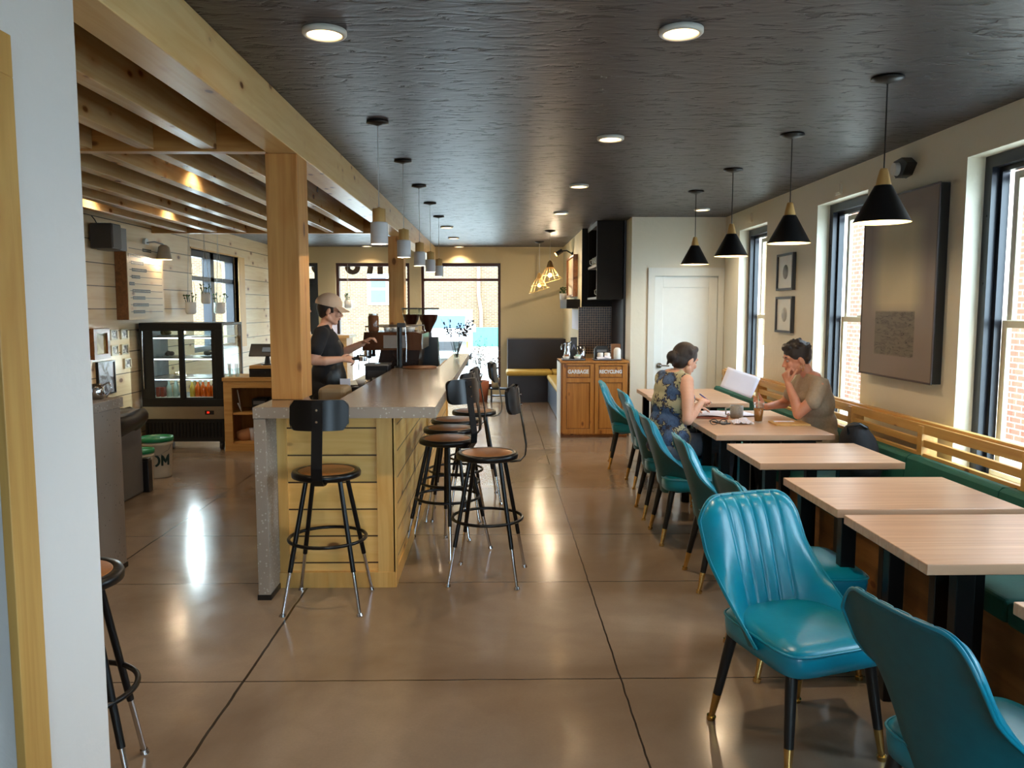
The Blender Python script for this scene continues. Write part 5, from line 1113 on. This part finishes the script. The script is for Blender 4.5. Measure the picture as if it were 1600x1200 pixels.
# ---------------------------------------------------------------- garbage station
G = thing('waste_station', 'pine cabinet with GARBAGE and RECYCLING flaps by the aisle', 'cabinet', (.777, 9.83, 0))
MB().box(0, .825, 0, .52, .03, .93).build('carcass', M['pine_dark'], G, bevel=.003); MB().box(-.012, -.001, .0, .52, 0, .955).build('side_panel', M['white_paint'], G); MB().box(-.012, .835, -.02, .525, .931, .957).build('top', M['pine_dark'], G, bevel=.003); MB().box(0, .825, .01, .5, 0, .03).build('plinth', M['walnut'], G)  # white side panel paints in the glare on the cabinet's left side
for i, (x0, tx) in enumerate(((.02, 'GARBAGE'), (.42, 'RECYCLING'))):
    d = MB().box(x0, x0+.045, -.018, 0, .05, .92).box(x0+.34, x0+.385, -.018, 0, .05, .92).box(x0+.045, x0+.34, -.018, 0, .05, .11).box(x0+.045, x0+.34, -.018, 0, .69, .745).box(x0+.045, x0+.34, -.018, 0, .90, .92).build('door', M['pine_dark'], G, bevel=.002)
    MB().box(x0+.054, x0+.331, -.010, -.004, .119, .681).build('door_panel', M['pine_dark'], d)
    fl_ = MB().box(x0+.057, x0+.328, -.014, -.006, .757, .888).build('flap', M['pine_dark'], G, bevel=.002); letters(tx, .058 if i else .064, M['white_plastic'], fl_, (x0+.192, -.0155, .822), (R(90), 0, 0), bold=.0026, sx=.9)
    MB().box(x0+.047, x0+.338, -.006, 0, .745, .90).box(x0+.046, x0+.339, -.004, 0, .111, .689).build('shadow_gap', M['walnut'], d)
ZC = .958
for x0, x1, w in ((.80, 1.08, 'left'), (1.19, 1.53, 'right')): tag(MB().box(x0, x1, 9.84, 10.08, ZC, ZC+.008).box(x0, x1, 9.84, 9.846, ZC, ZC+.02).box(x0, x0+.006, 9.84, 10.08, ZC, ZC+.02).box(x1-.006, x1, 9.84, 10.08, ZC, ZC+.02).box(x0, x1, 10.074, 10.08, ZC, ZC+.02).build('condiment_tray', M['mid_grey']), 'shallow grey tray on the %s half of the waste station' % w, 'tray', 'trays on the waste station')
ZT = ZC+.009
t = thing('carafe', 'tall polished steel carafe with a curved handle', 'carafe', (.87, 10.0, ZT)); MB().lathe([(.001, 0), (.05, 0), (.052, .01), (.035, .13), (.028, .19), (.034, .21), (.001, .215)], n=28).build('body', M['chrome'], t); MB().tube([(-.03, 0, .20), (-.065, 0, .19), (-.08, 0, .15), (-.075, 0, .12)], .008).build('handle', M['chrome'], t); MB().tube([(.028, 0, .2), (.045, 0, .225)], .012).build('spout', M['chrome'], t)
t = thing('framed_notice', 'black framed notice with a pale arrow standing on the waste station', 'sign', (.955, 10.06, ZC)); MB().box(-.04, .04, 0, .03, 0, .28).build('frame', M['black_paint'], t); MB().box(-.03, .03, -.002, 0, .02, .26).build('notice', M['dark_grey'], t); MB().prism([(-.024, .12), (0, .17), (.024, .12), (.024, .145), (0, .2), (-.024, .145)], 'y', -.004, -.002).build('arrow_mark', flat('arrow_blue', (140, 150, 180), .5), t)
t = thing('steel_canister', 'polished steel canister on the left tray', 'canister', (1.04, 10.0, ZT)); MB().lathe([(.001, 0), (.055, 0), (.058, .005), (.058, .165), (.054, .165), (.053, .01), (.001, .01)], n=28).build('body', M['chrome'], t)
t = thing('sugar_bowl', 'white bowl of brown sugar packets on the left tray', 'bowl', (.845, 9.89, ZT)); MB().lathe([(.001, 0), (.03, 0), (.048, .045), (.044, .045), (.026, .006), (.001, .006)], n=24).build('bowl', M['white_ceramic'], t); MB().obox((0, 0, .045), (.05, .012, .04), (0, .1, .3)).obox((.01, .012, .046), (.05, .01, .036), (0, -.2, -.3)).build('sugar_packets', M['hardboard'], t)
t = thing('sugar_bowl', 'pale green sugar bowl with packets on the left tray', 'bowl', (.985, 9.89, ZT)); MB().lathe([(.001, 0), (.03, 0), (.048, .045), (.044, .045), (.026, .006), (.001, .006)], n=24).build('bowl', M['white_ceramic'], t); MB().obox((0, 0, .045), (.05, .012, .04), (0, .1, .3)).ball((.01, .0, .045), (.03, .02, .022), 8, 6).build('sweetener_packets', flat('mint', (170, 204, 190), .6), t)
t = thing('napkin_dispenser', 'dark napkin dispenser on the right tray', 'dispenser', (1.30, 10.03, ZT)); m = MB(); m.prism([(-.09, 0), (.09, 0), (.09, .13), (.06, .165), (-.06, .165), (-.09, .13)], 'y', -.04, .04).build('body', M['black_plastic'], t, bevel=.01); MB().box(-.06, .06, -.044, -.04, .09, .12).build('napkins', M['mid_grey'], t)
for i, x in enumerate((1.275, 1.36)): tag(MB().lathe([(.001, .0), (.028, 0), (.036, .02), (.037, .075), (.03, .085), (.001, .085)], n=22).build('upturned_cup', M['white_ceramic'], None, (x, 9.93, ZT)), 'white upturned cup before the napkin dispenser, %s one' % ('left', 'right')[i], 'cup', 'upturned cups on the right tray')
tag(MB().obox((0, 0, .02), (.15, .05, .012), (R(20), 0, .2)).obox((.06, 0, .03), (.08, .05, .01), (R(25), .2, -.1)).build('napkin_pile', M['paper'], None, (1.30, 9.875, ZT)), 'loose white napkins at the front of the right tray', 'napkins')
t = thing('lidded_jar', 'white lidded jar at the right end of the waste station', 'jar', (1.485, 9.93, ZT)); MB().lathe([(.001, 0), (.042, 0), (.046, .01), (.046, .12), (.03, .145), (.001, .15)], n=26).build('body', M['white_ceramic'], t)
tag(MB().box(0, .12, 0, .03, 0, .19).build('cutting_board', M['walnut'], None, (1.42, 10.03, ZT)), 'small brown wooden board standing behind the white jar', 'board')
# black wall cabinet with mugs
K = thing('wall_cabinet', 'black open fronted wall cabinet reaching the ceiling beside the closet', 'cabinet', (1.275, 10.36, 1.72))
MB().box(0, .335, 0, .03, 0, .998).box(0, .335, .99, 1.04, 0, .998).box(.31, .335, .03, .99, 0, .998).box(0, .31, .03, .99, 0, .03).box(0, .31, .03, .99, .97, .998).build('carcass', M['black_matte'], K)
MB().box(-.006, 0, .0, 1.04, 0, .03).box(-.006, 0, 0, .012, .03, .97).box(-.006, 0, 0, 1.04, .94, .998).box(-.006, .30, .03, .99, .42, .45).build('edge_strips', M['mid_grey'], K)
mg = None
for i, (y, z, w) in enumerate(((.14, .451, 'nearest on the upper shelf'), (.34, .451, 'second on the upper shelf'), (.56, .451, 'third on the upper shelf'), (.78, .451, 'farthest on the upper shelf'), (.2, .031, 'on the lower shelf'))):
    if mg is None: mg = thing('mug', 'x', 'mug', (0, 0, 0), 0, 'mugs in the black wall cabinet'); MB().lathe([(.001, 0), (.04, 0), (.043, .01), (.043, .12), (.039, .12), (.038, .012), (.001, .012)], n=20).build('mug_body', M['white_ceramic'], mg); MB().tube([(-.042, 0, .1), (-.075, 0, .085), (-.072, 0, .04), (-.042, 0, .025)], .006, 6).build('handle', M['white_ceramic'], mg); o = mg
    else: o = dup(mg, (0, 0, 0))
    o.location = (1.275+.07, 10.36+y, 1.72+z); o['label'] = 'white mug in the black wall cabinet, %s' % w
tag(MB().box(1.19, 1.618, 11.40, 11.428, 1.625, 2.718).build('wall_cladding', M['black_matte']), 'tall black cladding above the hexagon tiles', 'cladding')
tag(MB().box(1.0, 1.198, 11.7, 12.9, 1.60, 1.735).build('wall_shelf', M['black_matte'], bevel=.003), 'black box shelf under the wooden wall art', 'shelf')
wallframe(12.1, 13.3, 1.78, 2.41, M['walnut'], pine('art_wood', (226, 196, 150), (200, 164, 116), 'z', knot=.5), 'pale wooden panel art glowing under the picture light', x=1.2, th=.07, w=.03, side=-1, name='wall_art', cat='picture')
tag(MB().box(1.192, 1.198, 11.5, 12.9, 1.28, 1.585).build('paper_notice', M['paper']), 'white printed notice on the wall below the black shelf', 'notice')
t = thing('potted_plant', 'small green plant in a white pot at the end of the black shelf', 'plant', (1.04, 12.8, 1.736)); MB().lathe([(.001, 0), (.05, 0), (.06, .1), (.055, .1), (.05, .08), (.001, .08)], n=20).build('pot', M['white_ceramic'], t); m = MB(); rr = random.Random(8)
for k in range(22): a = rr.uniform(0, 6.28); q = Vector((.07*cos(a)*rr.random(), .07*sin(a)*rr.random(), rr.uniform(.1, .2))); m.tube([(0, 0, .08), q], .002, 4).ball(q, (.018, .014, .01), 7, 5)
m.build('foliage', M['leaf'], t)
# corner bench
t = thing('corner_bench', 'black L shaped corner bench with mustard cushions at the back', 'bench', (0, 0, 0))
MB().box(.17, 1.198, 13.6, 14.15, 0, .455).build('seat_box', M['bench_black'], t); MB().box(.17, 1.198, 14.15, 14.79, .0, 1.06).build('back_panel', M['bench_black'], t); MB().box(.86, 1.198, 10.40, 13.58, 0, .40).build('seat_box', M['bench_black'], t); MB().box(.85, .858, 10.40, 13.59, .02, .40).build('perforated_front', M['perforated'], t)
for x0, x1 in ((.14, .93), (.935, 1.196)): MB().box(x0, x1, 13.55, 14.12, .456, .54).build('cushion', M['mustard'], t, bevel=.035, bseg=3)
MB().box(.83, 1.196, 10.40, 13.54, .401, .48).build('cushion', M['mustard'], t, bevel=.03, bseg=3)
# plants by the back window
def dried_plant(loc, r, h, lb, body, n=26, ht=.75, sp=.28, seed=2, up=.0):
    t = thing('potted_plant', lb, 'plant', loc); MB().lathe([(.001, 0), (r*.8, 0), (r, h), (r*.92, h), (r*.88, h*.85), (.001, h*.85)], n=28).build('pot', body, t)
    m = MB(); rr = random.Random(seed)
    for k in range(n):
        a = rr.uniform(0, 6.28); s = rr.uniform(.1, 1)*sp; p0 = Vector((0, 0, h*.85)); p3 = Vector((s*cos(a), s*sin(a), h+ht*rr.uniform(.5, 1))); p1 = p0.lerp(p3, .4)+Vector((rr.uniform(-.03, .03), rr.uniform(-.03, .03), .04)); m.tube([p0, p1, p3], [.004, .003, .002], 5)
        for j in range(3): q = p1.lerp(p3, rr.random()); e = q+Vector((rr.uniform(-.07, .07), rr.uniform(-.05, .05), rr.uniform(-.02, .09))); m.tube([q, e], .0018, 4); m.ball(e, (.011, .007, .009), 6, 4)
    m.build('branches', M['twig'], t)
dried_plant((-.32, 13.75, 0), .17, .36, 'big pot of dried branches on the floor by the back window', M['terracotta'])
t = thing('step_stool', 'small black step stool by the back window', 'stool', (.02, 13.75, 0)); MB().box(-.15, .13, -.1, .1, .21, .235).build('top', M['black_paint'], t); MB().box(-.15, -.12, -.1, .1, 0, .21).box(.10, .13, -.1, .1, 0, .21).build('side_panel', M['black_paint'], t); MB().box(-.12, .10, -.08, .06, .09, .11).build('step', M['dark_grey'], t)
dried_plant((-.05, 13.76, .236), .075, .17, 'thin dried plant in a grey pot on the black step stool', M['cream'], 8, .6, .16, 4)
# ---------------------------------------------------------------- right wall things
t = thing('wall_painting', 'large grey abstract canvas between the two nearest visible windows', 'painting', (XW-.032, 5.51, 1.75)); MB().box(-.03, .03, -.505, .505, -.63, .63).build('stretcher', M['black_paint'], t); MB().box(-.034, -.0302, -.505, .505, -.63, .63).build('canvas', M['canvas'], t)
MB().box(-.037, -.030, -.51, -.497, -.635, .635).box(-.037, -.03, .497, .51, -.635, .635).box(-.037, -.03, -.497, .497, .622, .635).box(-.037, -.03, -.497, .497, -.635, -.622).build('frame', flat('frame_mauve', (70, 60, 62), .5), t)
for z0, z1, w in ((1.775, 2.13, 'upper'), (1.365, 1.715, 'lower')):
    t = wallframe(7.56, 8.0, z0, z1, M['dark_grey'], M['white_paint'], 'small black framed print between the windows, %s one' % w, x=XW, th=.035, w=.022, side=-1, group='small framed prints'); m = MB()
    m.lathe([(.001, -.0205), (.07, -.0205), (.07, -.0195)], c=(0, 0, 0), n=28, axis='x').build('grey_disc', M['print_grey'] if w == 'lower' else flat('disc_grey', (150, 152, 152), .6), t)
t = thing('emergency_light', 'black emergency light with round white lens high on the right wall', 'emergency light', (XW, 5.52, 2.55)); MB().prism([(-.10, .02), (-.04, -.05), (.05, -.06), (.11, .0), (.09, .06), (-.02, .07), (-.06, .045)], 'x', -.07, -.001).build('body', M['black_plastic'], t, bevel=.012); MB().cyl((-.07, .03, .0), (-.10, .03, .0), .045, .042, 24).build('lens', M['white_plastic'], t)
for y, z, w in ((6.64, 2.58, 'nearer one above the second window'), (8.95, 2.60, 'farther one above the last window')): tag(MB().box(-.02, -.001, -.05, .05, -.05, .05).box(-.026, -.02, -.035, .035, -.035, .035).build('wall_sensor', M['wall'], None, (XW, y, z), bevel=.003), 'small cream square sensor on the right wall, %s' % w, 'sensor', 'wall sensors')
# ---------------------------------------------------------------- things on the tables
TZ = .7505
t = thing('mug', 'grey speckled coffee mug between the two women', 'mug', (1.86, 6.16, TZ)); MB().lathe([(.001, 0), (.042, 0), (.05, .012), (.051, .098), (.047, .098), (.045, .014), (.001, .01)], n=28).build('mug_body', flat('stoneware', (150, 146, 138), .35, var=.2, nscale=60), t); MB().tube([(-.048, 0, .082), (-.085, .0, .075), (-.085, 0, .03), (-.048, 0, .022)], .007).build('handle', flat('stoneware_handle', (150, 146, 138), .35), t)
t = thing('iced_drink', 'tumbler of iced coffee with a pale straw', 'drink', (1.955, 5.925, TZ)); MB().lathe([(.001, 0), (.030, 0), (.040, .145), (.038, .145), (.028, .008), (.001, .008)], n=28).build('glass_tumbler', M['glass'], t); MB().lathe([(.001, .008), (.0275, .008), (.0355, .105), (.001, .105)], n=28).build('coffee', M['iced_coffee'], t); MB().tube([(.01, 0, .02), (-.004, .01, .20)], .0035).build('straw', M['cream'], t)
rr = random.Random(12); m = MB()
def crumple(u, v): return Vector(((u-.5)*.15, (v-.5)*.13, .004+.055*(abs(sin(u*5.1+v*2))*(1-abs(u-.5)*1.7)*(1-abs(v-.5)*1.6))+.012*sin(u*13+v*9)**2))
m.grid(crumple, 14, 14, False); o = m.build('crumpled_napkin', M['paper'], None, (1.80, 5.84, TZ));  sdm = o.modifiers.new('s', 'SOLIDIFY'); sdm.thickness = .0015; tag(o, 'crumpled white napkin lying in front of the mug', 'napkin')
t = thing('menu_clipboard', 'thin wooden menu board with a white slip on it near the table end', 'menu board', (2.02, 5.72, TZ), R(-2)); MB().box(0, .25, 0, .2, 0, .012).build('board', M['shade_wood'], t, bevel=.002); MB().box(.02, .17, .12, .15, .0125, .018).build('paper_slip', M['paper'], t, bevel=.002)
t = thing('eyeglasses', 'folded black eyeglasses lying on the table by the napkin', 'eyeglasses', (1.62, 5.80, TZ), R(-8)); m = MB()
for s in (-1, 1): m.tube([(s*.034+.026*cos(2*pi*k/16), -.01+.0*k, .020+.019*sin(2*pi*k/16)) for k in range(16)], .0032, 6, True).tube([(s*.06, -.01, .03), (s*.064, .03, .022), (s*.05, .10, .006)], .003, 6)
m.tube([(-.009, -.01, .024), (.009, -.01, .024)], .003, 6).build('frame', M['black_plastic'], t)
t = thing('phone', 'black phone lying flat left of the napkin', 'phone', (1.66, 5.87, TZ), R(20)); MB().box(-.035, .035, -.07, .07, 0, .009).build('case', M['black_plastic'], t, bevel=.003); MB().box(-.032, .032, -.066, .066, .0091, .0097).build('screen', M['mid_grey'], t)
def sheet(loc, w, h, rz, lb, lift=.004, z=0): 
    m = MB(); m.grid(lambda u, v: Vector(((u-.5)*w, (v-.5)*h, .001+lift*sin(u*3.1)*2+lift*(u-.5)**2)), 8, 8); o = m.build('paper_sheet', M['paper'], None, loc, rotz=rz); s_ = o.modifiers.new('s', 'SOLIDIFY'); s_.thickness = .001; return tag(o, lb, 'paper', 'papers on the table')
sheet((1.70, 6.26, TZ+.013), .22, .30, R(-18), 'open white page under the hand of the woman in the floral top', .006); sheet((1.95, 6.36, TZ+.001), .21, .29, R(10), 'white sheet lying flat behind the mug')
tag(MB().box(-.12, .12, -.16, .16, 0, .012).build('notebook', flat('notebook_red', (150, 84, 60), .6), None, (1.70, 6.25, TZ), rotz=R(-18), bevel=.002), 'thin red brown notebook under the open page', 'notebook')
m = MB(); P00, P10, P11, P01 = Vector((1.99, 6.22, .895)), Vector((1.76, 6.28, .985)), Vector((1.84, 6.36, 1.135)), Vector((2.10, 6.34, 1.045))
m.grid(lambda u, v: (P00.lerp(P10, u)).lerp(P01.lerp(P11, u), v)+Vector((0, -.012*sin(u*pi), 0)), 8, 8); o = m.build('paper_sheet', M['paper']); s_ = o.modifiers.new('s', 'SOLIDIFY'); s_.thickness = .001; tag(o, 'white sheet held up by the woman in the taupe t-shirt', 'paper')
pw = Matrix.Translation(A.location) @ A.rotation_euler.to_matrix().to_4x4() @ Matrix.Scale(PS, 4) @ Vector((.285, -.06, .865))
t = thing('pen', 'blue pen in the writing hand of the woman in the floral top', 'pen', pw); MB().cyl((-.055, .0, .045), (.03, .0, -.018), .0045).build('barrel', flat('pen_blue', (24, 30, 120), .3), t); MB().cyl((.03, 0, -.018), (.045, 0, -.029), .0045, .001).build('tip', M['steel'], t)
o = organic('backpack', [('e', (0, 0, .18), (.13, .13, .19)), ('e', (.0, -.03, .10), (.14, .13, .11)), ('e', (-.02, 0, .28), (.10, .11, .12))], M['cloth_black'], None, .012, 3, cuts=(((0, 0, .0), (0, 0, -1)),)); o.location = (2.36, 5.14, .461); tag(o, 'black backpack lying on the green banquette seat', 'backpack')
MB().tube([(-.09, -.05, .33), (-.11, -.07, .38), (-.04, -.09, .40), (.02, -.07, .37)], .012, 8).build('strap', M['black_plastic'], o)
